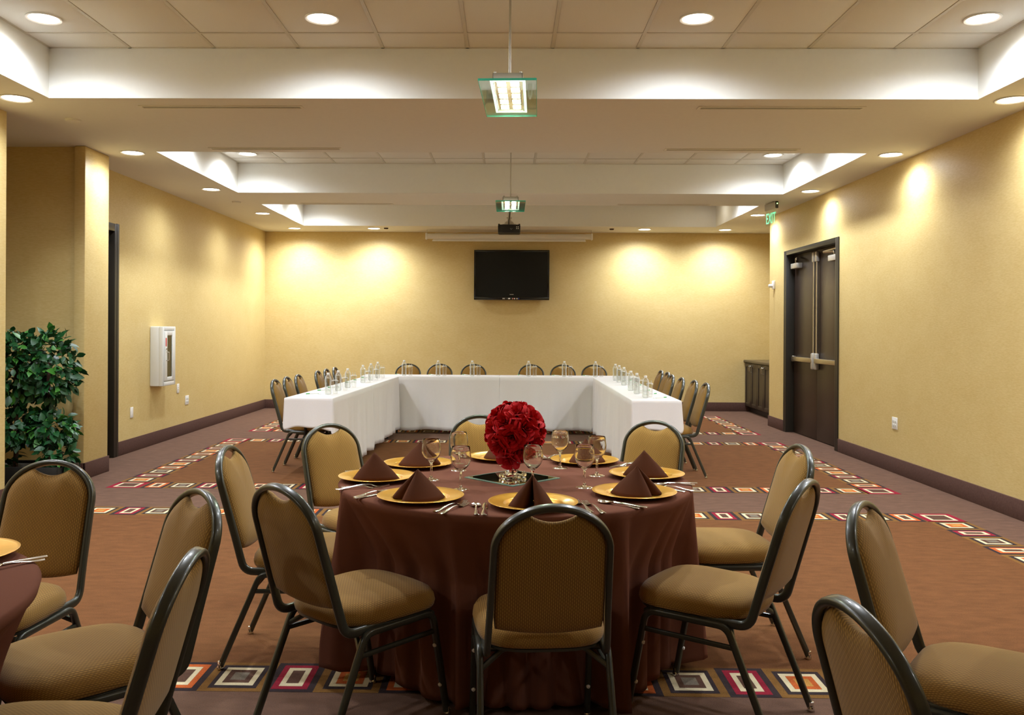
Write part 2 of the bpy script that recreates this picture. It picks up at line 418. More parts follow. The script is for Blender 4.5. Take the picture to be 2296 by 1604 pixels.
# ------------------------------------------------------------------ ceiling: soffit, trays, tiles
ce = MB()
def soff(x0, x1, y0, y1): ce.quad((x0, y0, ZC), (x0, y1, ZC), (x1, y1, ZC), (x1, y0, ZC), 0)
XE0, XE1 = -5.72, 4.9
ys = [YF - .12] + [v for t in TRAYS for v in t] + [YB + .12]
for i in range(0, len(ys), 2): soff(XE0, XE1, ys[i], ys[i + 1])
for (a, b) in TRAYS:
    soff(XE0, -TRX, a, b); soff(TRX, XE1, a, b)
    ce.box(-TRX - .02, -TRX, a, b, ZC + .00001, ZT + .03, 1); ce.box(TRX, TRX + .02, a, b, ZC + .00001, ZT + .03, 1)
    ce.box(-TRX - .02, TRX + .02, a - .02, a, ZC + .00001, ZT + .03, 1); ce.box(-TRX - .02, TRX + .02, b, b + .02, ZC + .00001, ZT + .03, 1)
    ce.box(-TRX - .02, TRX + .02, a - .02, b + .02, ZT + .03, ZT + .05, 1)
ceil = ce.build('ceiling', [M['soffit'], M['tray']], sharp=30)
tag(ceil, 'warm white soffit ceiling with three recessed trays', 'ceiling', kind='structure')
xs = [-TRX] + [TILE * (k - 4.5) for k in range(10)] + [TRX]
tile_cache = {}
def tile_mesh(wx, wy):
    k = (round(wx, 3), round(wy, 3))
    if k not in tile_cache:
        b = MB(); g = .012
        b.rbox(-wx / 2 + g, wx / 2 - g, -wy / 2 + g, wy / 2 - g, -.006, .014, .004)
        tile_cache[k] = b.mesh('ceiling_tile', M['tile'])
    return tile_cache[k]
for (a, b) in TRAYS:
    ry = [a] + [a + .3048 + .0135 + TILE * k for k in range(4)] + [b]
    g = MB()
    for x in xs[1:-1]: g.box(x - .012, x + .012, a, b, ZT - .001, ZT + .006)
    for y in ry[1:-1]: g.box(-TRX, TRX, y - .012, y + .012, ZT - .0012, ZT + .006)
    g.box(-TRX, -TRX + .02, a, b, ZT - .001, ZT + .006); g.box(TRX - .02, TRX, a, b, ZT - .001, ZT + .006)
    g.box(-TRX, TRX, a, a + .02, ZT - .001, ZT + .006); g.box(-TRX, TRX, b - .02, b, ZT - .001, ZT + .006)
    g.build('ceiling_grid', M['tbar'], ceil)
    for i in range(len(xs) - 1):
        for j in range(len(ry) - 1):
            o = link('ceiling_tile', tile_mesh(xs[i + 1] - xs[i], ry[j + 1] - ry[j]), ceil)
            o.location = ((xs[i] + xs[i + 1]) / 2, (ry[j] + ry[j + 1]) / 2, ZT + .008)

# ------------------------------------------------------------------ recessed downlights (each with its own lamp)
dl_ring = MB().lathe([(.092, 0), (.112, -.001), (.113, -.006), (.108, -.009), (.094, -.005), (.090, .0)], 32).mesh('trim_ring', M['white'])
dl_lens = MB().lathe([(0.0005, -.004), (.05, -.0038), (.092, -.003)], 32).mesh('lens', M['lens'])
def downlight(x, y, z, watts, label, group, cone=164, blend=0.9):
    t = thing('recessed_downlight', label, 'downlight', (x, y, z), 0, group)
    link('trim_ring', dl_ring, t); link('lens', dl_lens, t)
    if watts:
        ld = bpy.data.lights.new('downlight_lamp', 'SPOT'); ld.energy = watts; ld.color = LAMP_COL
        ld.spot_size = R(cone); ld.spot_blend = blend; ld.shadow_soft_size = .05
        lo = bpy.data.objects.new('downlight_lamp', ld); C.objects.link(lo); lo.parent = t; lo.location = (0, 0, -.03)
    return t
ORD = ['first', 'second', 'third', 'fourth', 'fifth', 'sixth', 'seventh', 'eighth']
for side, x in (('left', -3.577), ('right', 3.578)):
    for k, y in enumerate((6.235, 8.19, 10.36, 12.54, 14.42)):
        downlight(x, y, ZC, P_WALL * ((.56 if side == 'right' else .60) if k < 4 else 1.35), f'lit round downlight in the {side} soffit, {ORD[k]} from the camera in view', 'soffit downlights')
    for k, y in enumerate((4.1, 2.0, -0.2)):
        downlight(x, y, ZC, P_WALL * .9, f'lit round downlight in the {side} soffit nearer than the frame, {ORD[k]} back', 'soffit downlights')
for side, x in (('left', -2.246), ('right', 2.244)):
    downlight(x, 14.40, ZC, P_WALL * 1.45, f'lit round downlight by the end wall, {side} of the projection screen', 'soffit downlights')
for x, nm in ((-3.045, 'far left'), (-1.222, 'inner left'), (1.206, 'inner right'), (3.035, 'far right')):
    downlight(x, 5.622, ZT, P_TRAY, f'lit round downlight in the nearest ceiling tray, {nm} of the row', 'tray downlights')
    downlight(x, 4.38, ZT, P_TRAY, f'lit round downlight in the nearest ceiling tray, {nm} of the row out of view', 'tray downlights')
for (ys_, nm) in (((10.03, 8.76), 'middle'), ((13.44, 12.25), 'farthest')):
    for x, sd in ((-3.04, 'left'), (3.035, 'right')):
        for y, rw in zip(ys_, ('far', 'near')):
            off = nm == 'farthest' and sd == 'right' and rw == 'far'
            downlight(x, y, ZT, 0 if off else P_TRAY, f'round downlight in the {nm} ceiling tray, {sd} end of the {rw} row', 'tray downlights')

# ------------------------------------------------------------------ linear air diffusers, detectors, sprinklers
def diffuser(xc, y, label):
    t = thing('linear_diffuser', label, 'air vent', (xc, y, ZC), 0, 'linear air diffusers')
    f = MB(); L2, W2 = .615, .045
    for (x0, x1, y0, y1) in ((-L2, L2, -W2, -W2 + .022), (-L2, L2, W2 - .022, W2), (-L2, -L2 + .022, -W2 + .022, W2 - .022), (L2 - .022, L2, -W2 + .022, W2 - .022)):
        f.rbox(x0, x1, y0, y1, -.006, 0, .002)
    f.build('frame', M['tile'], t)
    MB().box(-L2 + .02, L2 - .02, -W2 + .02, W2 - .02, -.0012, -.0002).build('slot', M['black'], t)
    MB().box(-L2 + .02, L2 - .02, -.003, .003, -.005, -.0012).build('vane', M['tile'], t)
for k, y in enumerate((6.475, 7.983, 11.54)):
    for sd, x in (('left', -2.16), ('right', 2.015 + .02 * k)):
        diffuser(x, y, f'slim white slot air diffuser in the soffit, {ORD[k]} from the camera, {sd} side')
def disc(name, x, y, r, z, label, cat, col):
    t = thing(name, label, cat, (x, y, z))
    MB().lathe([(r, 0), (r, -.012), (r * .94, -.018), (.001, -.02)], 24).build('cover', M[col], t)
    MB().lathe([(r * 1.12, 0), (r * 1.12, -.004), (r, -.005)], 24).build('collar', M[col], t)
disc('fire_sprinkler', -3.489, 6.883, .055, ZC, 'flat round cover in the soffit above the plant recess', 'sprinkler', 'tile')
disc('fire_sprinkler', -3.591, 11.384, .055, ZC, 'flat round cover in the left soffit further back', 'sprinkler', 'tile')
disc('fire_sprinkler', -2.035, 14.338, .035, ZC, 'small brown sprinkler by the end wall, left of the screen', 'sprinkler', 'bark')
disc('fire_sprinkler', 1.695, 14.344, .035, ZC, 'small brown sprinkler by the end wall, right of the screen', 'sprinkler', 'bark')

# ------------------------------------------------------------------ glass pendants
def pendant(x, y, rz, label):
    ZG = 2.72; L2, W2 = .395, .153
    t = thing('glass_pendant', label, 'pendant lamp', (x, y, ZG), rz, 'glass pendant lamps')
    gz = .012
    g = MB(); g.quad((-W2, -L2, 0), (-W2, L2, 0), (W2, L2, 0), (W2, -L2, 0)); g.quad((-W2, -L2, gz), (W2, -L2, gz), (W2, L2, gz), (-W2, L2, gz))
    sh = g.build('glass_sheet', M['pend_glass'], t)
    e = MB(); e.box(-W2, W2, -L2 - .003, -L2, 0, gz); e.box(-W2, W2, L2, L2 + .003, 0, gz); e.box(-W2 - .003, -W2, -L2, L2, 0, gz); e.box(W2, W2 + .003, -L2, L2, 0, gz)
    e.build('cut_edge', M['pend_edge'], sh)
    hw, hl = .082, .33
    h = MB()
    for a in ((-hw, -hw + .006, -hl, hl), (hw - .006, hw, -hl, hl), (-hw, hw, -hl, -hl + .006), (-hw, hw, hl - .006, hl)): h.box(*a, .014, .058)
    h.box(-hw, hw, -hl, hl, .056, .060)
    h.build('housing', M['grey_steel'], t)
    fr = MB()
    for a in ((-hw - .013, -hw + .002, -hl - .015, hl + .015), (hw - .002, hw + .013, -hl - .015, hl + .015), (-hw + .002, hw - .002, -hl - .015, -hl + .004), (-hw + .002, hw - .002, hl - .004, hl + .015)): fr.box(*a, .0135, .0175)
    fr.build('housing_edge_glow', M['edge_glow'], t)
    MB().box(-hw + .006, hw - .006, -hl + .006, hl - .006, .030, .034).build('reflector', M['copper'], t)
    for i in (-1, 1):
        for j in range(5):
            b = MB().rbox(i * .036 - .025, i * .036 + .025, -.044, .044, .0225, .030, .002).build('halogen_lamp', M['copper'], t)
            b.location = (0, (j - 2) * .124, 0)
            MB().rbox(i * .036 - .023, i * .036 + .023, -.041, .041, .0215, .0224, .0004).build('lens', M['bulb'], b)
    MB().tube([(0, 0, .06), (0, 0, ZT - ZG - .02)], .007, 10).build('rod', M['grey_steel'], t)
    MB().lathe([(.06, 0), (.06, -.012), (.045, -.022), (.008, -.024)], 24, Matrix.Translation((0, 0, ZT - ZG + .002))).build('canopy', M['grey_steel'], t)
    for sx in (-.07, .07):
        MB().lathe([(.001, .075), (.006, .074), (.006, .06)], 10, Matrix.Translation((sx, -.3, 0))).build('thumb_screw', M['grey_steel'], t)
M['edge_glow'] = emat('painted_housing_edge_glow', (1.0, 0.93, 0.82), 2.5)  # added glow imitating the housing edges lit by the halogens
pendant(0.0, 4.985, R(-2.0), 'long glass pendant lamp with ten halogens hanging in the nearest tray')
pendant(0.015, 9.38, 0.0, 'long glass pendant lamp with halogens hanging farther back before the projector')

# ------------------------------------------------------------------ doors
d1 = thing('door_1', 'dark brown double doors with panic bars in the right wall', 'door', (XR, 0, 0)); d1['kind'] = 'structure'
fr = MB(); FW = .055
fr.rbox(-.012, .16, DY0, DY0 + FW, 0.001, DZ + .045, .003); fr.rbox(-.012, .16, DY1 - FW, DY1, 0.001, DZ + .045, .003); fr.rbox(-.012, .16, DY0 + FW, DY1 - FW, DZ - .01, DZ + .045, .003)
fr.rbox(-.014, .0, DY0 - .045, DY0, 0.001, DZ + .05, .003); fr.rbox(-.014, .0, DY1, DY1 + .045, 0.001, DZ + .05, .003); fr.rbox(-.014, 0, DY0, DY1, DZ + .045, DZ + .05, .002)
fr.build('door_frame', M['frame'], d1)
ym = (DY0 + DY1) / 2
DX = .098
for s_, (ya, yb) in ((-1, (DY0 + FW + .003, ym - .002)), (1, (ym + .002, DY1 - FW - .003))):
    leaf = MB().rbox(DX, DX + .044, ya, yb, .008, DZ - .014, .003).build('door_leaf', M['door'], d1)
    yc = ym + s_ * .055                     # exit device near the meeting edge
    h = MB().rbox(DX - .055, DX, yc - .034, yc + .034, .90, 1.11, .016); h.build('latch_case', M['grey_steel'], leaf)
    y_end = ya + .07 if s_ < 0 else yb - .07
    h = MB().rbox(DX - .062, DX - .022, min(yc, y_end), max(yc, y_end), .985, 1.045, .006); h.build('push_bar', M['steel'], leaf)
    h = MB().rbox(DX - .05, DX, y_end - .03, y_end + .03, .975, 1.055, .006); h.build('end_bracket', M['steel'], leaf)
    h = MB().tube([(DX - .022, yc, 1.10), (DX - .022, yc, 2.30)], .014, 12); h.build('vertical_rod', M['steel'], leaf)
    h = MB().rbox(DX - .045, DX, yc - .032, yc + .032, 2.27, 2.40, .014); h.build('top_latch', M['grey_steel'], leaf)
    yo = ya + .20 if s_ < 0 else yb - .20
    h = MB().rbox(DX - .075, DX, yo - .13, yo + .13, 2.235, 2.305, .006); h.build('closer_body', M['grey_steel'], leaf)
    h = MB().sweep(fillet([(DX - .04, yo, 2.305), (DX - .05, yo, 2.345), (DX - .12, yo - s_ * .24, 2.35), (DX - .02, yo - s_ * .02, 2.385)], .01), rsec(.012, .024), (0, 0, 1)); h.build('closer_arm', M['steel'], leaf)
# left door: only its far jamb shows past the pier
d2 = thing('door_2', 'dark framed door in the left wall behind the pier', 'door', (XL, 0, 0)); d2['kind'] = 'structure'
fr = MB(); fr.rbox(-.16, .014, 9.19, 9.24, .001, 2.50, .003); fr.rbox(-.16, .014, 8.37, 8.42, .001, 2.50, .003); fr.rbox(-.16, .014, 8.42, 9.19, 2.42, 2.50, .003)
fr.rbox(0, .016, 9.24, 9.295, .001, 2.505, .003)
fr.build('door_frame', M['frame'], d2)
lf = MB().rbox(-.12, -.08, 8.423, 9.187, .008, 2.417, .003).build('door_leaf', M['door'], d2)
MB().tube(fillet([(-.08, 8.50, 1.0), (-.02, 8.50, 1.0), (-.02, 8.62, 1.0)], .01), .009).build('lever_handle', M['steel'], lf)

# ------------------------------------------------------------------ base cabinet in the right recess
cab = thing('base_cabinet', 'dark wooden base cabinet with panelled doors in the right recess', 'cabinet', (4.06, 12.79, 0))
CL_ = YB - BT - 12.79 - .005
MB().box(.02, .60, 0, CL_, .10, .845).build('carcass', M['cabinet'], cab)
MB().box(.075, .60, 0.01, CL_ - .01, .001, .10).build('toe_kick', M['black'], cab)
nd = 6; dw = CL_ / nd
for k in range(nd):
    ya, yb = k * dw + .002, (k + 1) * dw - .002; z0, z1 = .105, .835; st = .062
    dm = MB()
    for a in ((ya, ya + st, z0, z1), (yb - st, yb, z0, z1), (ya + st, yb - st, z0, z0 + st), (ya + st, yb - st, z1 - st, z1)): dm.rbox(0, .02, a[0], a[1], a[2], a[3], .002)
    dm.box(.010, .018, ya + st, yb - st, z0 + st, z1 - st)
    dobj = dm.build('cabinet_door', M['cabinet'], cab)
    yh = (yb - .03) if k % 2 == 0 else (ya + .03)
    MB().tube(fillet([(0, yh, .80), (-.03, yh, .79), (-.03, yh, .70), (0, yh, .69)], .025), .005).build('handle', M['steel'], dobj)
wt = MB().rbox(4.035, 4.695, 12.79, YB - .003, .847, .888, .012).build('worktop', M['worktop']); tag(wt, 'dark worktop lying on the base cabinet in the recess', 'worktop')

# ------------------------------------------------------------------ television, screen, projector
tv = thing('television', 'black flat television mounted on the yellow end wall', 'television', (.05, YB - .02, 2.319))
TW, TH = .645, .427
b = MB(); bz = .035
for a in ((-TW, TW, TH - .035, TH), (-TW, TW, -TH, -TH + .055), (-TW, -TW + bz, -TH + .055, TH - .035), (TW - bz, TW, -TH + .055, TH - .035)): b.rbox(a[0], a[1], -.085, -.03, a[2], a[3], .004)
b.build('bezel', M['gloss_black'], tv)
MB().box(-TW + .03, TW - .03, -.074, -.05, -TH + .05, TH - .03).build('screen', M['screen'], tv)
MB().rbox(-TW + .05, TW - .05, -.05, 0.0, -TH + .05, TH - .05, .01).build('back_shell', M['black'], tv)
MB().box(-.033, .033, -.0765, -.0745, -TH + .088, -TH + .097).build('maker_mark', M['grey_steel'], tv)
for (x0, x1, c) in ((-.155, -.112, 'grey_steel'), (-.100, -.066, 'black'), (-.060, -.024, 'white'), (.006, .022, 'grey_steel'), (.022, .038, 'red'), (.045, .06, 'white'), (.078, .105, 'grey_steel'), (.112, .130, 'blue')):
    MB().box(x0, x1, -.0865, -.0855, -TH + .012, -TH + .032).build('sticker', M[c], tv)
sc = thing('projection_screen', 'white roller projection screen case hanging below the soffit', 'screen', (0, 14.60, 2.95))
MB().lathe([(.001, -1.385), (.047, -1.385), (.047, 1.385), (.001, 1.385)], 20, Matrix.Rotation(R(90), 4, 'Y')).build('roller_case', M['tile'], sc)
for s_ in (-1, 1):
    MB().rbox(s_ * 1.392 - .012, s_ * 1.392 + .012, -.055, .055, -.055, .05, .004).build('end_cap', M['white'], sc)
    MB().box(s_ * 1.38 - .004, s_ * 1.38 + .004, -.004, .004, .045, ZC - 2.95).build('hanger', M['grey_steel'], sc)
MB().rbox(-1.29, 1.29, -.012, .012, -.083, -.062, .004).build('bottom_bar', M['white'], sc)
MB().box(-1.28, 1.28, -.001, .001, -.065, -.03).build('fabric_edge', M['tile'], sc)
MB().tube([(-.7, .0, ZC - 2.952), (-.8, .0, .075), (-.95, .0, .055), (-1.25, .01, .052)], .003).build('cable', M['white'], sc)
pj = thing('projector', 'black ceiling projector hanging before the end wall', 'projector', (.002, 12.88, 2.872))
MB().rbox(-.166, .166, -.13, .13, -.065, .062, .018).build('body', M['black'], pj)
for sx in (-.15, .15): MB().rbox(sx - .012, sx + .012, -.12, .12, .058, .072, .004).build('side_rail', M['black'], pj)
for i in (0, 1):
    for j in (0, 1): MB().rbox(.104 + i * .024, .116 + i * .024, -.134, -.128, -.006 + j * .024, .008 + j * .024, .002).build('connector', M['white'], pj)
for (x, z) in ((.02, 0.0), (.03, -.012), (.042, 0.0)): MB().box(x - .004, x + .004, -.132, -.128, z - .003, z + .003).build('port', M['grey_steel'], pj)
MB().tube([(0, -.134, -.02), (.07, -.14, -.035), (.07, -.132, -.045)], .003).build('cable_tail', M['rubber'], pj)
pm = MB(); pm.rbox(-.10, .10, -.08, .08, .066, .074, .003)
pm.lathe([(.075, .074), (.072, .09), (.055, .115), (.028, .125), (.022, .16), (.038, .165), (.038, .18), (.02, .182), (.02, ZT - 2.872)], 20)
pm.build('ceiling_mount', M['grey_steel'], pj)
MB().tube([(-.005, -.10, .06), (-.005, -.07, .12), (.012, -.03, .25), (.018, -.02, .45), (.02, -.02, ZT - 2.875)], .007).build('cable', M['rubber'], pj)

# ------------------------------------------------------------------ exit sign
ex = thing('exit_sign', 'green lit exit sign on clear acrylic hanging from the right soffit', 'exit sign', (3.418, 11.14, 0), math.atan2(.05, .28))
MB().rbox(-.016, .016, 0, .30, 2.955, 3.045, .005).build('housing', M['grey_steel'], ex)
MB().rbox(-.02, .02, -.01, .0, 2.962, 3.05, .004).build('end_cap', M['black'], ex)
MB().lathe([(.001, 0), (.007, 0), (.007, .004)], 12, Matrix.Translation((.0, -.014, 3.02)) @ Matrix.Rotation(R(90), 4, 'X')).build('indicator', M['led'], ex)
MB().box(-.03, .03, .06, .24, 3.045, ZC).build('canopy', M['grey_steel'], ex)
MB().box(-.003, .003, .006, .295, 2.752, 2.955).build('acrylic_panel', M['acrylic'], ex)
cu = bpy.data.curves.new('exit_letters', 'FONT'); cu.body = 'EXIT'; cu.size = .17; cu.extrude = .0012; cu.align_x = 'CENTER'; cu.resolution_u = 3
to = bpy.data.objects.new('tmp', cu); C.objects.link(to)
bpy.context.view_layer.update()
me = bpy.data.meshes.new_from_object(to.evaluated_get(bpy.context.evaluated_depsgraph_get()))
bpy.data.objects.remove(to); me.materials.clear(); me.materials.append(M['exit_green'])
xs_ = [v.co.x for v in me.vertices]; fx = .25 / (max(xs_) - min(xs_))
me.transform(Matrix.Diagonal((fx, 1.15, 1, 1)))
me.transform(Matrix(((0, 0, -1, 0), (-1, 0, 0, 0), (0, 1, 0, 0), (0, 0, 0, 1))))
o = link('letters', me, ex); o.location = (-.0045, .15, 2.785)

# ------------------------------------------------------------------ wall plates, sensor, extinguisher cabinet
def plate(name, loc, rz, wd, ht, kind, label, cat):
    t = thing(name, label, cat, loc, rz)            # local x across, y out of the wall (towards -y), z up
    MB().rbox(-wd / 2, wd / 2, -.007, 0, -ht / 2, ht / 2, .003).build('cover_plate', M['white'], t)
    n = 2 if wd > .1 else 1
    for i in range(n):
        xo = (i - (n - 1) / 2) * .046
        if kind == 'outlet':
            for zo in (-.02, .02):
                r_ = MB().rbox(xo - .016, xo + .016, -.0095, -.006, zo - .013, zo + .013, .003).build('receptacle', M['offwhite'], t)
                for q in (-.006, .006): MB().box(xo + q - .001, xo + q + .001, -.0098, -.0094, zo - .004, zo + .005).build('slot', M['black'], r_)
        elif kind == 'jack':
            for zo in (-.015, .012): MB().box(xo - .006, xo + .006, -.0085, -.006, zo - .005, zo + .005).build('jack', M['grey_steel'], t)
    return t
plate('wall_outlet', (XR, 8.625, .49), R(-90), .118, .118, 'outlet', 'white double power outlet low on the right wall', 'outlet')
plate('blank_plate', (XL, 9.65, .441), R(90), .072, .118, 'blank', 'white blank wall plate low on the left wall beside the door', 'wall plate')
plate('wall_jack', (XL, 11.01, .616), R(90), .072, .118, 'jack', 'white single jack plate on the left wall, highest of the three', 'wall plate')
plate('wall_outlet', (XL, 11.32, .443), R(90), .118, .118, 'outlet', 'white double power outlet on the left wall right of the extinguisher cabinet', 'outlet')
st = thing('wall_sensor', 'small white sensor box on the right wall end by the doors', 'sensor', (XR, 12.535, 2.05), R(-90))
MB().rbox(-.035, .035, -.03, 0, -.06, .06, .006).build('case', M['white'], st)
MB().lathe([(.001, .06), (.018, .055), (.025, .04), (.025, .0)], 16, Matrix.Translation((-.012, -.026, -.012)) @ Matrix.Rotation(R(90), 4, 'X')).build('dome', M['offwhite'], st)
for k in range(4): MB().box(.015, .025, -.0312, -.0298, -.03 + k * .018, -.025 + k * .018).build('vent_slot', M['red'], st)
fx_ = thing('extinguisher_cabinet', 'white fire extinguisher cabinet with a tall glass door on the left wall', 'cabinet', (XL, 10.335, .70), R(90))
# local: x along wall (+ = +Y world), y out of wall = -y
W2, HH, DP = .155, .705, .155
b = MB(); b.rbox(-W2 - .04, W2 + .04, -DP + .045, 0, 0, HH, .012)
b.build('box', M['offwhite'], fx_)
b = MB()
for a in ((-W2 - .04, -W2 + .0, 0, HH), (W2, W2 + .04, 0, HH), (-W2, W2, 0, .055), (-W2, W2, HH - .045, HH)): b.rbox(a[0], a[1], -DP, -DP + .05, a[2], a[3], .008)
b.build('face_frame', M['offwhite'], fx_)
dr = MB()
for a in ((-W2 + .004, -W2 + .085, .06, HH - .05), (W2 - .075, W2 - .004, .06, HH - .05), (-W2 + .085, W2 - .075, .06, .105), (-W2 + .085, W2 - .075, HH - .105, HH - .05)): dr.rbox(a[0], a[1], -DP - .004, -DP + .012, a[2], a[3], .002)
dr = dr.build('glass_door', M['offwhite'], fx_)
MB().box(-W2 + .085, W2 - .075, -DP + .002, -DP + .006, .105, HH - .105).build('pane', M['cab_glass'], dr)
MB().box(-W2 + .07, W2 - .06, -DP + .046, -DP + .05, .09, HH - .09).build('inner_panel', M['wood'], fx_)
MB().box(-W2 + .028, -W2 + .062, -DP - .0052, -DP - .0038, HH - .235, HH - .135).build('red_label', M['red'], dr)
MB().lathe([(.001, .016), (.009, .014), (.009, 0)], 12, Matrix.Translation((-W2 + .045, -DP - .003, HH - .265)) @ Matrix.Rotation(R(90), 4, 'X')).build('lock', M['steel'], dr)
MB().tube(fillet([(-W2 + .05, -DP, .405), (-W2 + .05, -DP - .04, .40), (-W2 + .05, -DP - .04, .305), (-W2 + .05, -DP, .30)], .01), .005).build('pull_handle', M['steel'], dr)
MB().lathe([(.001, .12), (.058, .122), (.06, .135), (.06, .40), (.05, .45), (.022, .48), (.022, .50), (.03, .505), (.03, .53), (.001, .532)], 20, Matrix.Translation((0.01, -DP + .088, 0))).build('extinguisher', M['offwhite'], fx_) if False else None

# ------------------------------------------------------------------ banquet chair
LEAN = Vector((0, -.143, .493)).normalized(); LN = Vector((0, LEAN.z, -LEAN.y))          # up the back, forward normal
BO = Vector((0, -.212, .402))
def lp(x, h, off=0.0): return BO + LEAN * h + LN * off + Vector((x, 0, 0))
def hw(h): return .186 - .010 * min(1, h / .357)
def make_chair():
    t = thing('banquet_chair', 'x', 'chair')
    # seat cushion
    def outline(sc, z):
        pts = []; n = 40
        for i in range(n):
            a = 2 * PI * i / n; c, s = math.cos(a), math.sin(a); e = 2 / 3.4
            x = abs(c) ** e * (1 if c > 0 else -1); y = abs(s) ** e * (1 if s > 0 else -1)
            wx = .215 + .012 * y
            pts.append(Vector((x * wx * sc, .018 + y * .222 * sc, z)))
        return pts
    b = MB(); b.rings([outline(s, z) for s, z in ((.90, .404), (.985, .410), (1.0, .425), (.985, .445), (.93, .463), (.82, .476), (.62, .485), (.38, .489), (.15, .490))], cap0=True)
    so = b.build('seat', M['seat_fabric'], t, sharp=70); uv = so.data.uv_layers.new(name='UVMap')
    for lp_ in so.data.loops:
        v = so.data.vertices[lp_.vertex_index].co; k = 1 + max(0, .462 - v.z) / .20
        uv.data[lp_.index].uv = (v.x * k, (v.y - .018) * k)
    b = MB(); b.rings([outline(s, z) for s, z in ((.93, .394), (.95, .396), (.95, .4045))], cap0=True)
    for y in (-.12, .165): b.sweep([(-.205, y, .386), (.205, y, .386)], rsec(.02, .02), (0, 0, 1))
    b.build('seat_frame', M['chair_metal'], t)
    # hoop of the back
    pts = fillet([(.188, -.045, .398), (.188, -.212, .398), lp(hw(.12), .12)], .055, 7)[:-1]
    side = pts + [lp(hw(h), h) for h in (.14, .22, .30, .357)]
    arc = [lp(.176 * math.cos(a), .357 + .141 * math.sin(a)) for a in [PI * k / 28 for k in range(1, 28)]]
    path = side + arc + [Vector((-p.x, p.y, p.z)) for p in reversed(side)]
    MB().sweep(path, rsec(.020, .032, .45, 4), (1, 0, 0)).build('back_frame', M['chair_metal'], t, sharp=60)
    # back pad with the hand-hold notch
    ol = []
    nb = 14
    for i in range(nb + 1):
        x = -.166 + .332 * i / nb; ol.append((x, .088 - .02 * (1 - (x / .166) ** 2)))
    for h in (.13, .18, .23, .28, .33): ol.append((hw(h) - .0115, h))
    a1 = R(63)
    for k in range(1, 9):
        a = a1 * k / 8; ol.append((.1655 * math.cos(a), .357 + .131 * math.sin(a)))
    xe, he = ol[-1]
    for k in range(1, 10):
        x = xe - 2 * xe * k / 10; ol.append((x, .448 + (he - .448) * (x / xe) ** 2))
    for k in range(8, 0, -1):
        a = a1 * k / 8; ol.append((-.1655 * math.cos(a), .357 + .131 * math.sin(a)))
    for h in (.33, .28, .23, .18, .13): ol.append((-(hw(h) - .0115), h))
    cx_, ch = 0, .255
    def ring(sc, off): return [lp(cx_ + (x - cx_) * sc, ch + (h - ch) * sc, off) for x, h in ol]
    b = MB()
    b.rings([ring(s, o) for s, o in ((.03, -.013), (.5, -.013), (.85, -.011), (.96, -.006), (1.0, .002), (.985, .012), (.93, .022), (.8, .030), (.55, .036), (.25, .038), (.03, .038))], cap0=True)
    b.build('backrest', M['fabric'], t, sharp=70)
    # legs
    sec = rsec(.021, .024, .3, 3)
    def leg(sx, foot, top):
        p = fillet([(sx * .209, foot, .016), (sx * .205, top, .390), (sx * .205, .02, .390)], .05, 7)
        o = MB().sweep(p, sec, (1, 0, 0)).build('leg', M['chair_metal'], t, sharp=60)
        MB().lathe([(.001, 0), (.013, .0), (.0145, .004), (.0135, .012), (.011, .018), (.0115, .034), (.001, .035)], 12, Matrix.Translation((sx * .209, foot + (.001 if foot > 0 else -.001), 0))).build('glide', M['chrome'], o)
        if foot > 0:
            for z in (.12, .27):
                y = foot + (top - foot) * (z - .016) / .374
                MB().lathe([(.001, .008), (.006, .006), (.008, 0)], 10, Matrix.Translation((sx * .207, y - .011, z)) @ Matrix.Rotation(R(90), 4, 'X')).build('bumper', M['white'], o)
    for sx in (-1, 1):
        leg(sx, -.300, -.140); leg(sx, .235, .165)
        z = .322; k = (z - .016) / .374
        MB().sweep([(sx * .206, -.300 + .160 * k, z), (sx * .206, .235 - .07 * k, z)], rsec(.014, .018), (1, 0, 0)).build('stretcher', M['chair_metal'], t)
        MB().sweep(fillet([(sx * .206, -.165, .335), (sx * .13, -.125, .385), (sx * .04, -.12, .388)], .03), rsec(.014, .018), (0, 1, 0)).build('brace', M['chair_metal'], t)
    return t
chair0 = make_chair(); chair_used = [False]
def place_chair(x, y, face_deg, label, group):
    """face_deg: direction the sitter looks, measured from +X"""
    rz = R(face_deg - 90)
    if not chair_used[0]:
        chair_used[0] = True; chair0.location = (x, y, 0); chair0.rotation_euler = (0, 0, rz); chair0['label'] = label; chair0['group'] = group; return
    dup(chair0, loc=(x, y, 0), rz=rz, label=label, group=group)

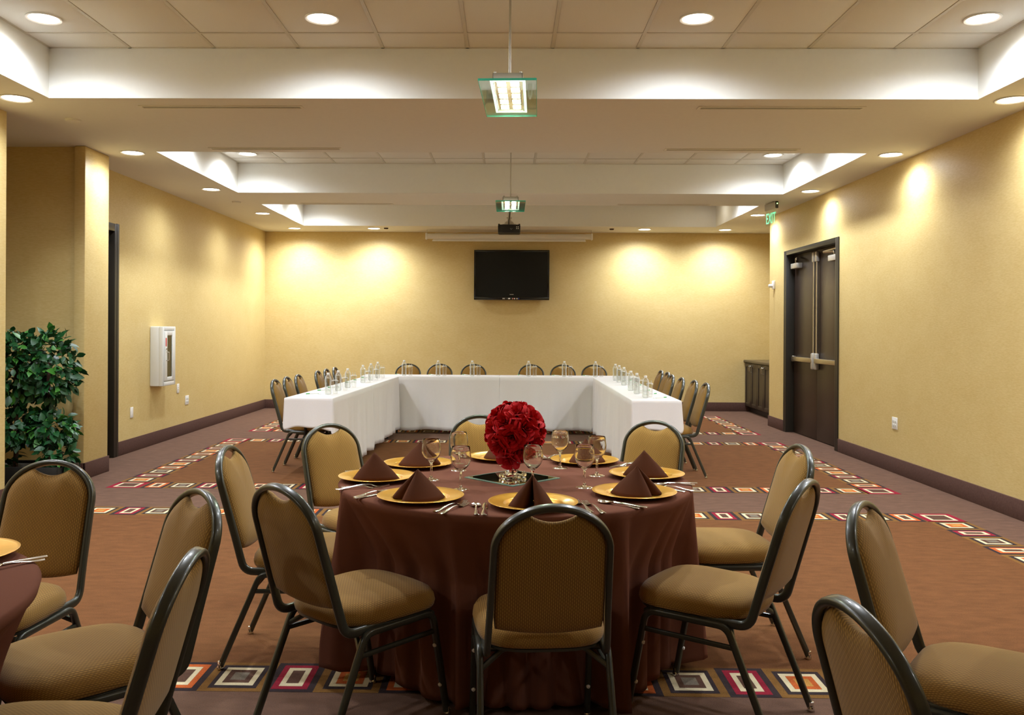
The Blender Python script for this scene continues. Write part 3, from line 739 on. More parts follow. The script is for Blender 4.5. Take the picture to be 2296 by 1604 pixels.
# ------------------------------------------------------------------ round tables
RT_R, RT_H = 0.745, 0.757
def round_table(cx, cy, chairs, tlabel, clabel, seed):
    """chairs: list of (angle deg, distance of the chair origin)"""
    rnd = random.Random(seed)
    t = thing('round_table', tlabel, 'table', (cx, cy, 0), 0, 'round banquet tables')
    MB().lathe([(.001, .725), (.73, .725), (.738, .730), (.738, .750), (.73, .754), (.001, .754)], 64).build('tabletop', M['wood'], t)
    MB().lathe([(.001, .70), (.20, .70), (.20, .725), (.001, .725)], 24).build('top_plate', M['rubber'], t)
    MB().lathe([(.035, .03), (.035, .70)], 16).build('column', M['rubber'], t)
    for k in range(4):
        a = R(45 + 90 * k); MB().sweep([(0, 0, .05), (.33 * math.cos(a), .33 * math.sin(a), .02)], rsec(.03, .03), (0, 0, 1)).build('foot', M['rubber'], t)
    # cloth
    n = 288; rows = 30
    base = sorted(a for a, d in chairs)
    mids = []
    ph = [rnd.uniform(0, 2 * PI) for _ in range(4)]
    top = []
    def ripple(th):
        v = 0
        if chairs:
            a0 = R(chairs[0][0]); v += -.040 * math.cos(8 * (th - a0))
        v += .020 * math.cos(16 * (th - R(chairs[0][0])) + ph[0]) + .012 * math.sin(11 * th + ph[1]) + .007 * math.sin(23 * th + ph[2])
        return v
    def limit(th):
        m = 9.0
        for a, d in chairs:
            dt = (th - R(a) + PI) % (2 * PI) - PI
            if abs(dt) < 1.0:
                dd = d - .245 - .012
                r0 = dd / math.cos(dt); lat = abs(r0 * math.sin(dt))
                e = max(0, lat - .24)
                m = min(m, r0 + (e * 4.0))
        return m
    def sm(a, b, k=.02):
        h = max(0, min(1, .5 + .5 * (b - a) / k)); return b * (1 - h) + a * h - k * h * (1 - h)
    rl = []
    for r in (.02, .2, .4, .55, .68, .725, RT_R - .004):
        rl.append([Vector((r * math.cos(2 * PI * i / n), r * math.sin(2 * PI * i / n), RT_H - (.0016 if r > .735 else 0))) for i in range(n)])
    for q in range(rows + 1):
        tt = q / rows; ring = []
        for i in range(n):
            th = 2 * PI * i / n
            lim = limit(th)
            rb = RT_R + .004 + .055 * tt + ripple(th) * min(1, tt * 1.15) ** 1.1
            rb = max(rb, RT_R - .05 * 0 - .2)
            z = RT_H - .006 - (RT_H - .03) * tt
            wgt = max(0, min(1, (tt - .01) / .36)); wgt = 1 - (1 - wgt) ** 1.35
            rl_ = sm(rb, lim) if lim < rb + .05 else rb
            r = rb + (rl_ - rb) * wgt
            r -= (.5 + .5 * math.sin(31 * th + ph[2] + 2.2 * math.sin(5 * th + ph[0]))) ** 2 * .030 * min(1, tt * 2.2)
            if tt < .05: r = max(r, RT_R - .03 * tt / .05 * 0 + .0005 - .1 * tt)
            z += max(0, (r - RT_R)) * .35 * tt + .010 * math.sin(8 * th + ph[3]) * tt
            ring.append(Vector((r * math.cos(th), r * math.sin(th), max(.012, z))))
        rl.append(ring)
    b = MB(); b.rings(rl, cap0=True, cap1=False)
    o = b.build('round_tablecloth', M['brown_cloth'], sharp=0)
    o.location = (cx, cy, 0)
    tag(o, clabel, 'tablecloth', 'brown round tablecloths')
    md = o.modifiers.new('thickness', 'SOLIDIFY'); md.thickness = .0015; md.offset = -1
    return t
TC = (.03, 3.75)
SEATS = ['front', 'front-left', 'left', 'back-left', 'back', 'back-right', 'right', 'front-right']
ch_c = [(-84.8, .845), (-131.5, .845), (179.5, .905), (138, .995), (97.9, 1.095), (55.5, 1.08), (10.5, .965), (-35.5, .895)]
round_table(TC[0], TC[1], ch_c, 'round banquet table under the brown cloth in the centre', 'brown floor-length cloth on the round table in the centre', 3)
CH_LAB = {'front': 'brown upholstered banquet chair seen from behind, nearest at the centre round table',
          'front-left': 'brown banquet chair with its back to us at the front left of the centre table',
          'left': 'brown banquet chair in profile at the left of the centre table',
          'back-left': 'brown banquet chair facing us at the back left of the centre table',
          'back': 'brown banquet chair mostly hidden behind the red rose ball',
          'back-right': 'brown banquet chair facing us at the back right of the centre table',
          'right': 'farther of two brown banquet chairs facing left at the centre table',
          'front-right': 'nearer of two brown banquet chairs facing left at the centre table'}
for nm, (a, d) in zip(SEATS, ch_c):
    x = TC[0] + d * math.cos(R(a)); y = TC[1] + d * math.sin(R(a)); face = a + 180
    if nm == 'left': face = 0
    if nm == 'right': face = 183
    place_chair(x, y, face, CH_LAB[nm], 'chairs around the centre round table')
LC = (-1.88, 1.90); ch_l = [(84.9, 1.085), (43.5, .895), (5.0, .808)]
round_table(LC[0], LC[1], ch_l, 'round banquet table under the brown cloth at the left edge', 'brown cloth on the round table cut off by the left edge', 5)
for (a, d), lb in zip(ch_l, ('brown banquet chair facing us by the plant at the left table', 'brown banquet chair at the left table, second from the camera', 'brown banquet chair nearest the camera at the left table, cut off below')):
    place_chair(LC[0] + d * math.cos(R(a)), LC[1] + d * math.sin(R(a)), a + 180, lb, 'chairs around the left round table')
RC = (2.08, 1.86); ch_r = [(143.0, .95), (187.3, 1.11)]
round_table(RC[0], RC[1], [(a, d - .045) for a, d in ch_r], 'round banquet table under a brown cloth beyond the right edge', 'brown cloth on the round table just beyond the right edge', 6)
for (a, d), lb in zip(ch_r, ('brown banquet chair at the lower right whose seat shows', 'brown banquet chair at the lower right, nearest the camera, only its back showing')):
    place_chair(RC[0] + .024 + d * math.cos(R(a)), RC[1] + d * math.sin(R(a)), a + 180, lb, 'chairs around the right round table')

# ------------------------------------------------------------------ place settings
TZ = RT_H + .001
plate_me = MB().lathe([(.001, .002), (.07, .002), (.098, .001), (.104, .004), (.108, .011), (.112, .0125), (.150, .0175), (.163, .0205), (.165, .0195), (.163, .0175), (.12, .008), (.105, .0005), (.07, 0), (.001, 0)], 64).mesh('charger_plate', M['gold'], 50)
def napkin_mesh():
    half = [(-.004, .020), (-.010, -.035), (-.020, -.075), (-.036, -.094), (-.054, -.092), (-.068, -.070), (-.073, -.035), (-.066, .010), (-.050, .048), (-.028, .080), (-.010, .096)]
    poly = half + [(-x, y) for x, y in reversed(half)]
    apex = Vector((0, -.012, .112)); rl = []
    for k in range(9):
        t = k / 8; s = 1 - t
        fat = s * (1 + .22 * t * (1 - t))
        rl.append([Vector((apex.x * t + x * fat * 1.15, apex.y * t + y * fat, .112 * t + (.004 if k == 0 else 0) * 0)) for x, y in poly])
    b = MB(); b.rings(rl, cap1=False, close=False)
    me = b.mesh('napkin', M['napkin'], 0); return me
napkin_me = napkin_mesh()
glass_me = MB().lathe([(.001, .0035), (.012, .005), (.025, .0035), (.0345, .0015), (.035, .0005), (.030, 0), (.001, 0)], 32).lathe(
    [(.012, .005), (.0065, .012), (.0045, .03), (.0045, .062), (.006, .072), (.012, .079), (.024, .088), (.034, .101), (.0405, .118), (.0415, .135), (.039, .155), (.0365, .174), (.0355, .1745), (.0378, .155), (.0402, .135), (.039, .119), (.033, .103), (.022, .0905), (.010, .083), (.001, .081)], 32).mesh('goblet', M['goblet'], 60)
def strip(b, st, thick=.0018):
    """lofted flat piece along +y: stations (y, halfwidth, z)"""
    rl = []
    for y, w_, z in st: rl.append([Vector((-w_, y, z)), Vector((-w_ * .5, y, z + thick)), Vector((w_ * .5, y, z + thick)), Vector((w_, y, z)), Vector((w_ * .5, y, z - thick * .5)), Vector((-w_ * .5, y, z - thick * .5))])
    b.rings(rl, cap0=True, cap1=True)
HANDLE = [(-.095, .006, .002), (-.092, .0098, .002), (-.078, .0105, .0022), (-.055, .0075, .0045), (-.035, .0050, .008), (-.01, .0040, .011), (.015, .0036, .0115)]
b = MB(); strip(b, HANDLE + [(.028, .005, .010), (.038, .0105, .006), (.050, .0125, .003), (.056, .0125, .0025)])
for k in range(4):
    x = (k - 1.5) * .0066
    rl = [[Vector((x + dx * .0018, y, z + dz * .0012)) for dx, dz in ((-1, -1), (1, -1), (1, 1), (-1, 1))] for y, z in ((.054, .0027), (.075, .0035), (.099, .0085))]
    b.rings(rl, cap0=True, cap1=True)
fork_me = b.mesh('fork', M['silver'], 60)
b = MB(); strip(b, HANDLE)
rl = []
for y, w_, z in ((.013, .0036, .0115), (.025, .009, .009), (.038, .016, .0055), (.055, .0195, .004), (.070, .0175, .005), (.080, .011, .0065), (.085, .002, .0075)):
    rl.append([Vector((w_ * c, y, z - .0045 * (1 - c * c) * (1 if .02 < y < .082 else .1) + (.0012 if up else -.0004))) for c, up in ((-1, 1), (-.6, 1), (0, 1), (.6, 1), (1, 1), (1, 0), (.6, 0), (0, 0), (-.6, 0), (-1, 0))])
b.rings(rl, cap0=True, cap1=True)
spoon_me = b.mesh('spoon', M['silver'], 60)
b = MB(); strip(b, [(-.11, .007, .004), (-.107, .0105, .004), (-.08, .0105, .0045), (-.04, .0075, .005), (-.005, .006, .005), (0, .0045, .005), (.004, .009, .004), (.05, .0095, .003), (.09, .008, .0025), (.112, .003, .002)], .002)
knife_me = b.mesh('knife', M['silver'], 60)

def single(name, me, loc, rz, label, cat, group):
    o = link(name, me); o.location = loc; o.rotation_euler = (0, 0, rz); return tag(o, label, cat, group)
P_ANG = [-83.6, -127.7, -176, 143.7, 96, 53.8, 8.0, -36.6]
P_R = [.572, .588, .590, .560, .560, .580, .588, .580]
NAP = [-8, 62, 100, 140, 25, -40, 25, -62]      # napkin turn relative to the place
GL = [(.102, 3.529), (-.189, 3.487), (-.327, 3.709), (-.224, 3.962), (-.008, 4.13), (.244, 4.049), (.395, 3.846), (.315, 3.559)]
GN = {'front': 'before the front plate', 'front-left': 'at the front-left place', 'left': 'at the left place', 'back-left': 'at the back-left place', 'back': 'hidden behind the red rose ball', 'back-right': 'at the back-right place', 'right': 'at the right place', 'front-right': 'at the front-right place'}
MOUTH = [-103, -152, 172, -15, 100, 60, 152, -32]      # direction the open fold of each napkin looks
def setting(cx, cy, ang, pr, nm, where, gl=None, nrot=0.0):
    a = R(ang); px, py = cx + pr * math.cos(a), cy + pr * math.sin(a); rz = a + PI / 2     # local -y points outwards to the sitter... +y to the centre
    Mx = Matrix.Translation((px, py, 0)) @ Matrix.Rotation(rz, 4, 'Z')
    g = f'on the {where}'
    single('charger_plate', plate_me, (px, py, TZ), random.uniform(0, 6), f'gold charger plate at the {nm} place {g}', 'plate', 'gold charger plates')
    o = single('napkin', napkin_me, (px, py, TZ + .0035), nrot, f'peaked brown napkin at the {nm} place {g}', 'napkin', 'folded brown napkins')
    md = o.modifiers.new('thickness', 'SOLIDIFY'); md.thickness = .0022; md.offset = 0
    def put(me, name, lx, ly, dr, lab):
        p = Mx @ Vector((lx, ly, TZ)); single(name, me, p, rz + R(dr), f'{lab} at the {nm} place {g}', name, name + 's of the round tables')
    out = -1
    for (me, name, lx, ly, dr, lab) in ((fork_me, 'fork', -.180, -.035, 6, 'silver fork next to the plate'), (fork_me, 'fork', -.215, -.055, 10, 'silver outer fork'), (knife_me, 'knife', .182, -.050, -6, 'silver knife next to the plate'), (spoon_me, 'spoon', .212, -.045, -3, 'silver spoon outside the knife')):
        # local frame: +y towards the sitter is negative radius
        p = Vector((px, py, TZ)) + Matrix.Rotation(a - PI / 2, 3, 'Z') @ Vector((lx, -ly * 1.0 * 1.0, 0))
        single(name, me, p, a + PI / 2 + R(dr), f'{lab} at the {nm} place {g}', name, name + 's of the round tables')
    if gl: single('wine_glass', glass_me, (gl[0], gl[1], TZ), 0, f'clear stemmed wine glass {GN[nm]} {g}', 'wine glass', 'wine glasses of the centre table')
for k, nm in enumerate(SEATS):
    setting(TC[0], TC[1], P_ANG[k], P_R[k], nm, 'centre table', GL[k], R(MOUTH[k] + 90))
# the one place of the left table that shows
setting(LC[0], LC[1], 56, .60, 'only visible', 'left table', None, R(60))

# centrepiece
mt = thing('mirror_tile', 'square mirror lying cornerwise under the rose ball on the centre table', 'mirror', (.02, 3.765, TZ), R(45))
h2 = .147
MB().box(-h2, h2, -h2, h2, 0, .0035).build('glass_back', M['glass_edge'], mt)
MB().quad((-h2 + .012, -h2 + .012, .0045), (h2 - .012, -h2 + .012, .0045), (h2 - .012, h2 - .012, .0045), (-h2 + .012, h2 - .012, .0045)).build('mirror_face', M['mirror'], mt)
b = MB(); o4 = [(-h2, -h2), (h2, -h2), (h2, h2), (-h2, h2)]
b.rings([[Vector((x, y, .0035)) for x, y in o4], [Vector((x * (h2 - .012) / h2, y * (h2 - .012) / h2, .0045)) for x, y in o4]], cap1=False)
b.build('bevel', M['glass_edge'], mt, sharp=10)
cgm, nt, N, L, bb = newmat('cut_crystal'); bb.inputs['Transmission Weight'].default_value = 1; bb.inputs['Roughness'].default_value = .03; bb.inputs['IOR'].default_value = 1.5; bb.inputs['Base Color'].default_value = (.98, 1, .98, 1)
cs = thing('crystal_candlestick', 'cut crystal candlestick carrying the rose ball on the mirror', 'candlestick', (.022, 3.765, TZ + .0046))
MB().lathe([(.001, 0), (.044, 0), (.046, .006), (.036, .014), (.024, .018), (.001, .019)], 8).build('foot', cgm, cs, sharp=10)
MB().lathe([(.001, .0192), (.016, .0192), (.026, .028), (.016, .038), (.026, .048), (.017, .058), (.001, .0585)], 8).build('stem', cgm, cs, sharp=10)
MB().lathe([(.001, .0587), (.020, .0587), (.027, .068), (.027, .082), (.022, .088), (.001, .0885)], 8).build('cup', cgm, cs, sharp=10)
for k in range(4):
    a = R(20 + 90 * k)
    MB().lathe([(.001, .0), (.011, .003), (.013, .011), (.009, .02), (.001, .023)], 8, Matrix.Translation((.052 * math.cos(a), .052 * math.sin(a), .0))).build('crystal_bead', cgm, cs, sharp=10)
def rose_mesh(scale, seed):
    rnd = random.Random(seed); b = MB()
    for (n, a, bb_, h, W, cur) in ((3, .004, .005, .036, 1.9, .1), (4, .009, .011, .036, 1.25, .25), (5, .013, .021, .031, 1.05, .5), (6, .016, .031, .022, .95, .8)):
        ph = rnd.uniform(0, 6)
        for k in range(n):
            f0 = ph + 2 * PI * k / n + rnd.uniform(-.12, .12); hh = h * rnd.uniform(.9, 1.1); nu, nv = 7, 5; rl = []
            for v in range(nv):
                t = v / (nv - 1); row = []
                wv = W * math.sin(PI * (.16 + .46 * t)) ** .8
                for u in range(nu):
                    uu = u / (nu - 1) * 2 - 1
                    ph_ = f0 + uu * wv * .55
                    rho = (a + bb_ * t + .010 * cur * t ** 4) * (1 + .06 * (uu ** 2) * (1 if k % 2 else -1))
                    z = hh * (t - .28 * cur * t ** 4) - .32 * hh * uu ** 4 * t ** 2
                    row.append(Vector((rho * math.cos(ph_), rho * math.sin(ph_), z)) * scale)
                rl.append(row)
            b.rings(rl, cap1=False, close=False)
    return b.mesh('rose', M['rose'], 0)
rose_mes = [rose_mesh(1.0, s_) for s_ in (1, 2, 3)]
rb = thing('rose_ball', 'red silk rose ball standing on the crystal candlestick', 'flowers', (.030, 3.765, .960))
MB().lathe([(.001, -.103), (.039, -.095), (.073, -.073), (.095, -.039), (.102, 0), (.095, .039), (.073, .073), (.039, .095), (.001, .103)], 24).build('foam_ball', M['rose_core'], rb)
nr = 28; ga = PI * (3 - math.sqrt(5))
for k in range(nr):
    z = 1 - 2 * (k + .5) / nr; r_ = math.sqrt(1 - z * z); a = ga * k
    d = Vector((r_ * math.cos(a), r_ * math.sin(a), z))
    o = link('rose', rose_mes[k % 3], rb); o.location = d * .100
    o.rotation_euler = (d.to_track_quat('Z', 'Y') @ Matrix.Rotation(random.uniform(0, 6), 3, 'Z').to_quaternion()).to_euler(); s_ = random.uniform(1.0, 1.14); o.scale = (s_, s_, s_)
d = Vector((-.22, -.75, -.62)).normalized()
o = link('rose', rose_mes[1], rb); o.location = (-.024, -.060, -.108); o.rotation_euler = d.to_track_quat('Z', 'Y').to_euler(); o.scale = (1.0, 1.0, 1.0)

# ------------------------------------------------------------------ white U of tables
def rect_cloth(name, loc, rz, L_, W_, hems, label, seed, joined=()):
    """cloth for a table L_ along local y, W_ along local x. hems: z of the hem on sides (-x, +y, +x, -y)... order right(+x), far(+y), left(-x), near(-y)"""
    rnd = random.Random(seed); Zt = .762
    hx, hy = W_ / 2 + .004, L_ / 2 - .0005
    cr = .010; per = []                     # (x, y, nx, ny, side position, corner weight)
    def edge(x0, y0, x1, y1, nx, ny, n, si):
        for i in range(n):
            t = i / n; cw = math.exp(-(min(t, 1 - t) * math.hypot(x1 - x0, y1 - y0) / .07) ** 2)
            per.append((x0 + (x1 - x0) * t, y0 + (y1 - y0) * t, nx, ny, si, cw, t))
    def corner_(cx, cy, a0, si):
        for i in range(6):
            a = R(a0 + 90 * i / 6)
            per.append((cx + cr * math.cos(a), cy + cr * math.sin(a), math.cos(a), math.sin(a), si + i / 6.0, 1.0, 0))
    nl, ns = 60, 18
    edge(hx, -hy + cr, hx, hy - cr, 1, 0, nl, 0); corner_(hx - cr, hy - cr, 0, 0)
    edge(hx - cr, hy, -hx + cr, hy, 0, 1, ns, 1); corner_(-hx + cr, hy - cr, 90, 1)
    edge(-hx, hy - cr, -hx, -hy + cr, -1, 0, nl, 2); corner_(-hx + cr, -hy + cr, 180, 2)
    edge(-hx + cr, -hy, hx - cr, -hy, 0, -1, ns, 3); corner_(hx - cr, -hy + cr, 270, 3)
    ph = [rnd.uniform(0, 6) for _ in range(4)]
    def hem(s_):
        i = int(s_) % 4; f = s_ - int(s_); f = f * f * (3 - 2 * f)
        return hems[i] * (1 - f) + hems[(i + 1) % 4] * f
    rows = 14; rl = []
    for sc_ in (.02, .5, .9): rl.append([Vector((p[0] * sc_, p[1] * sc_, Zt)) for p in per])
    rl.append([Vector((p[0] - p[2] * .006, p[1] - p[3] * .006, Zt - .001)) for p in per])
    for q in range(rows + 1):
        t = q / rows; ring = []
        for (x, y, nx, ny, si, cw, tt) in per:
            hz = hem(si); dr = (Zt - .005 - hz)
            z = Zt - .005 - dr * t
            dep = (Zt - z)
            s_ = x * 1.0 + y * 1.0
            off = dep * (.030 * cw + .012) + dep * (.022 * math.sin(9 * s_ + ph[0]) + .016 * math.sin(23 * s_ + ph[1]) + .008 * math.sin(47 * s_ + ph[2])) * (1 - .3 * cw)
            if hz > .4: off += dep * .03
            if (int(si + .5) % 4) in joined or (int(si) % 4) in joined and si == int(si): off *= 0.0
            z -= .035 * cw * t * (1 if hz > .4 else 0)
            z += .008 * math.sin(13 * s_ + ph[3]) * t
            ring.append(Vector((x + nx * off, y + ny * off, max(z, .012))))
        rl.append(ring)
    b = MB(); b.rings(rl, cap0=True, cap1=False)
    o = b.build(name, M['white_cloth'], sharp=0); o.location = (loc[0], loc[1], 0); o.rotation_euler = (0, 0, rz)
    tag(o, label, 'tablecloth', 'white tablecloths of the U of tables')
    md = o.modifiers.new('thickness', 'SOLIDIFY'); md.thickness = .0015; md.offset = -1
    return o
def conf_table(loc, rz, L_, W_, label):
    t = thing('folding_table', label, 'table', (loc[0], loc[1], 0), rz, 'folding tables of the U')
    MB().rbox(-W_ / 2, W_ / 2, -L_ / 2 + .004, L_ / 2 - .004, .725, .757, .004).build('tabletop', M['wood'], t)
    for sx in (-1, 1):
        for sy in (-1, 1):
            MB().tube([(sx * (W_ / 2 - .06), sy * (L_ / 2 - .48), .725), (sx * (W_ / 2 - .06), sy * (L_ / 2 - .48), .001)], .013, 10).build('leg', M['rubber'], t)
    for sy in (-1, 1): MB().tube([(-(W_ / 2 - .06), sy * (L_ / 2 - .48), .12), (W_ / 2 - .06, sy * (L_ / 2 - .48), .12)], .010, 8).build('crossbar', M['rubber'], t)
TW_ = .44; TLn = 1.785
def utab(x, y, rz, hems, where, seed, L_=TLn, joined=()):
    conf_table((x, y), rz, L_, TW_, f'narrow folding table hidden under the white cloth {where}')
    rect_cloth('rect_tablecloth', (x, y), rz, L_, TW_, hems, f'white cloth over the table {where}', seed, joined)
rl_ang = R(-2.4); dv = Vector((math.sin(R(2.4)), math.cos(R(2.4)))); nv_ = Vector((dv.y, -dv.x))
p0 = Vector((-1.595, 7.85)) - nv_ * TW_ / 2
lo_, hi_ = .055, .50
for k, wh in ((0, 'at the near end of the left wing'), (1, 'at the far end of the left wing')):
    c_ = p0 + dv * (TLn * (k + .5))
    utab(c_.x, c_.y, rl_ang, (lo_ + .015 * k, hi_, .54, hi_), wh, 11 + k, TLn, (1,) if k == 0 else (1, 3))
for k, wh in ((0, 'at the near end of the right wing'), (1, 'at the far end of the right wing')):
    utab(1.12 + TW_ / 2, 7.84 + TLn * (k + .5), 0, (.54, hi_, lo_ + .015 * k, hi_), wh, 21 + k, TLn, (1,) if k == 0 else (1, 3))
for k, (xa, xb, wh) in enumerate(((-1.96, -.1145, 'in the left half of the back row'), (-.1135, 1.735, 'in the right half of the back row'))):
    utab((xa + xb) / 2, 11.475 + TW_ / 2, R(90), (.54, hi_, lo_, hi_), wh, 31 + k, xb - xa, (3,) if k == 0 else (1,))
GU = 'chairs around the white U of tables'
for k, (x, y) in enumerate(((-2.322, 8.57), (-2.322, 9.03), (-2.312, 9.48), (-2.285, 10.33), (-2.28, 10.80), (-2.26, 11.24))):
    place_chair(x + .352, y, 0, f'brown banquet chair left of the white tables, {ORD[k]} from the near end', GU)
for k, (x, y) in enumerate(((1.925, 8.43), (1.912, 8.89), (1.87, 9.34), (1.875, 9.93), (1.935, 10.52), (1.935, 10.97))):
    place_chair(x - .352, y, 180, f'brown banquet chair right of the white tables, {ORD[k]} from the near end', GU)
for k, x in enumerate((-1.436, -.982, -.497, .328, .782, 1.228)):
    place_chair(x, 12.46 - .352, -90, f'brown banquet chair behind the back white tables, {ORD[k]} from the left', GU)

# bottles, drinking glasses, pads and pens
bt0 = thing('water_bottle', 'x', 'bottle')
MB().lathe([(.001, .003), (.018, .001), (.027, .003), (.0315, .012), (.0318, .028), (.030, .033), (.0318, .038), (.0318, .052), (.030, .057), (.031, .064), (.0285, .085), (.031, .104), (.030, .109), (.032, .114), (.030, .119), (.032, .124), (.030, .129), (.032, .134), (.0315, .150), (.027, .168), (.017, .183), (.0125, .189), (.0125, .195)], 20).build('bottle_body', M['pet'], bt0, sharp=60)
MB().lathe([(.001, .002), (.028, .004), (.029, .012), (.029, .06), (.027, .085), (.029, .105), (.029, .14), (.027, .158), (.001, .159)], 16).build('water', thin_glass('still_water', (.95, .96, .95), .9, .02, 1.33, .5), bt0)
MB().lathe([(.014, .190), (.0145, .193), (.0145, .206), (.0125, .208), (.001, .208)], 16).build('cap', M['white'], bt0)
gt0 = thing('drinking_glass', 'x', 'glass')
MB().lathe([(.001, .004), (.022, .004), (.0225, .0), (.026, .0), (.0285, .13), (.0275, .13), (.025, .006)], 20).build('tumbler', M['glass'], gt0, sharp=60)
cv = MB(); cv.lathe([(.034, .124), (.0295, .131), (.020, .134), (.001, .135)], 20)
for s_ in (-1, 1): cv.lathe([(.009, .132), (.007, .143), (.003, .156), (.001, .163)], 8, Matrix.Translation((s_ * .014, 0, 0)))
cv.build('crimped_cover', M['pet'], gt0)
pd0 = thing('note_pad', 'x', 'note pad')
MB().box(-.054, .054, -.07, .07, 0, .004).build('sheets', M['paper'], pd0)
for k, (x0, x1) in enumerate(((-.03, -.012), (-.008, .004))): MB().box(x0, x1, .048, .056, .0041, .0046).build('printed_logo', M['black' if k else 'green'], pd0)
pn0 = thing('pen', 'x', 'pen')
MB().lathe([(.001, -.07), (.0025, -.062), (.004, -.055), (.004, .03)], 10, Matrix.Translation((0, 0, .0042)) @ Matrix.Rotation(R(90), 4, 'X')).build('barrel', M['white'], pn0)
MB().lathe([(.0042, .03), (.0046, .034), (.0046, .066), (.001, .068)], 10, Matrix.Translation((0, 0, .0046)) @ Matrix.Rotation(R(90), 4, 'X')).build('cap', M['green'], pn0)
used = {}
def put(proto, loc, rz, label, group):
    if proto.name not in used:
        used[proto.name] = 1; proto.location = loc; proto.rotation_euler = (0, 0, rz); proto['label'] = label; proto['group'] = group; return proto
    return dup(proto, loc=loc, rz=rz, label=label, group=group)
BZ = .763
rows_ = {'left white table row': [(-1.725, 8.29), (-1.719, 8.76), (-1.706, 9.20), (-1.690, 10.07), (-1.668, 10.52), (-1.655, 10.98)],
         'right white table row': [(1.284, 8.13), (1.272, 8.60), (1.278, 9.06), (1.318, 9.90), (1.330, 10.42), (1.332, 10.81)],
         'back white table row': [(-1.393, 11.59), (-.937, 11.59), (-.482, 11.60), (.271, 11.60), (.748, 11.60), (1.162, 11.59)]}
for rw, pts_ in rows_.items():
    frm = 'counted from the left' if rw == 'back white table row' else 'counted from the near end'
    for k, (x, y) in enumerate(pts_):
        put(bt0, (x, y, BZ), random.uniform(0, 6), f'clear water bottle on the {rw}, {ORD[k]} {frm}', 'water bottles on the white tables')
        gx, gy = {'left white table row': (x + .05, y + .085), 'right white table row': (x + .052, y + .085), 'back white table row': (x + .083, y + .03)}[rw]
        put(gt0, (gx, gy, BZ), R(0), f'covered drinking glass on the {rw}, {ORD[k]} {frm}', 'drinking glasses on the white tables')
        if rw == 'left white table row': q, rz = (x - .150, y + .005), R(-90)
        elif rw == 'right white table row': q, rz = (x + .140, y - .04), R(90)
        else: q, rz = (x - .10, y + .20), R(180)
        put(pd0, (q[0], q[1], BZ), rz, f'white note pad on the {rw}, {ORD[k]} {frm}', 'note pads on the white tables')
        put(pn0, (q[0], q[1], BZ + .0042), rz + R(35), f'green-capped pen on the {rw}, {ORD[k]} {frm}', 'pens on the note pads')

# ------------------------------------------------------------------ topiary in the recess
tp = thing('topiary_plant', 'two-stemmed leafy green topiary in a black planter in the left recess', 'plant', (-4.02, 7.22, 0))
pl = MB()
for (x0, x1, y0, y1) in ((-.34, .34, -.20, -.18), (-.34, .34, .18, .20), (-.34, -.32, -.18, .18), (.32, .34, -.18, .18)): pl.rbox(x0, x1, y0, y1, .001, .25, .004)
pl.box(-.33, .33, -.19, .19, .001, .02)
pl.build('planter', M['planter'], tp)
MB().box(-.32, .32, -.18, .18, .02, .225).build('soil', M['soil'], tp)
stems = ((-.11, .0), (.135, .06))
for sx, sy in stems:
    MB().sweep([(sx, sy, .22), (sx + .01, sy, .5), (sx - .008, sy + .01, .8), (sx, sy, 1.15)], rsec(.04, .04, .49, 3), (1, 0, 0), scale=[1, .9, .85, .6]).build('trunk', M['bark'], tp)
lv = []
def leaf_shape():
    st_ = [(0, .002, 0), (.22, .22, .03), (.48, .30, .045), (.76, .17, .03), (1, .003, -.02)]
    vs = []; fs = []
    for (y, w_, z) in st_: vs += [Vector((-w_, y, z + .05 * (w_ > .1))), Vector((0, y, z)), Vector((w_, y, z + .05 * (w_ > .1)))]
    for i in range(4):
        a = i * 3; fs += [(a, a + 1, a + 4, a + 3), (a + 1, a + 2, a + 5, a + 4)]
    return vs, fs
lvs, lfs = leaf_shape()
def leaf_me(mm): b = MB(); b.add(lvs, lfs); return b.mesh('leaf', mm, 0)
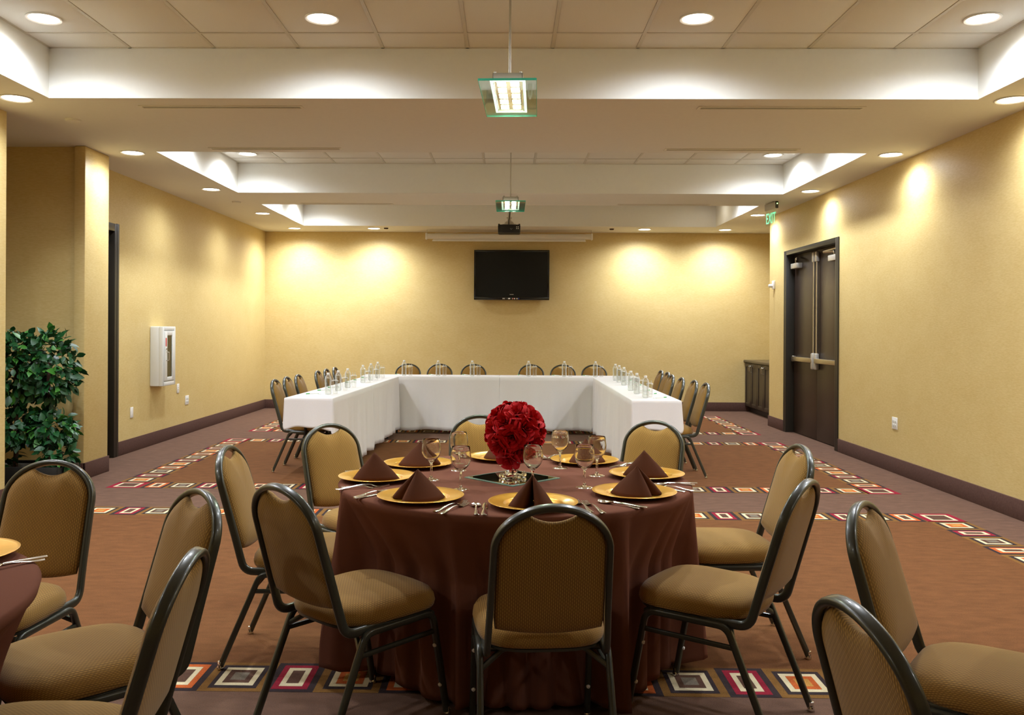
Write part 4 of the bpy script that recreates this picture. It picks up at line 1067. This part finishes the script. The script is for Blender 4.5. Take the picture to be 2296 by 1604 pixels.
lms = [leaf_me(M['leaf']), leaf_me(M['leaf']), leaf_me(M['leaf2'])]
clumps = []
for (sx, sy) in stems: clumps += [(Vector((sx, sy, 1.055)), Vector((.215, .20, .285)), 1.0), (Vector((sx, sy, .545)), Vector((.19, .18, .135)), .55)]
clumps += [(Vector((-.22, -.05, .30)), Vector((.12, .12, .08)), .12), (Vector((.25, -.02, .33)), Vector((.13, .13, .12)), .25)]
cand = []
rn = random.Random(4)
for (c, r3, wt_) in clumps:
    for _ in range(int(520 * wt_)):
        d = Vector((rn.gauss(0, 1), rn.gauss(0, 1), rn.gauss(0, 1))).normalized(); rad = rn.uniform(.72, 1.08)
        p = c + Vector((d.x * r3.x, d.y * r3.y, d.z * r3.z)) * rad
        dirv = (d * .7 + Vector((rn.gauss(0, .5), rn.gauss(0, .5), rn.gauss(-.25, .5)))).normalized()
        nor = (d + Vector((rn.gauss(0, .35), rn.gauss(0, .35), .5))).normalized()
        x_ = dirv.cross(nor).normalized(); z_ = x_.cross(dirv)
        s_ = rn.uniform(.062, .105)
        cand.append((rad - d.y * .35, Matrix(((x_.x, dirv.x, z_.x, p.x), (x_.y, dirv.y, z_.y, p.y), (x_.z, dirv.z, z_.z, p.z), (0, 0, 0, 1))) @ Matrix.Scale(s_, 4), rn.random()))
cand.sort(key=lambda q: -q[0])
for _, mt_, rr in cand[:290]:
    o = link('leaf', lms[2 if rr > .86 else 0], tp); o.matrix_local = mt_
st_b = MB()
for _, mt_, rr in cand[290:]: st_b.add([mt_ @ v for v in lvs], lfs, 1 if rr > .86 else 0)
o = st_b.build('inner_foliage', [M['leaf'], M['leaf2']], tp, sharp=0); o['kind'] = 'stuff'
tw = MB()
for k in range(14):
    c, r3, _ = clumps[k % 4]; a = rn.uniform(0, 6.28)
    p = [c + Vector((r3.x * math.cos(a) * q, r3.y * math.sin(a) * q, r3.z * (.3 - q * .5) + rn.uniform(-.05, .05))) for q in (.8, 1.0, 1.15, 1.22)]
    tw.tube(p, .002, 5)
tw.build('tendrils', M['leaf2'], tp)
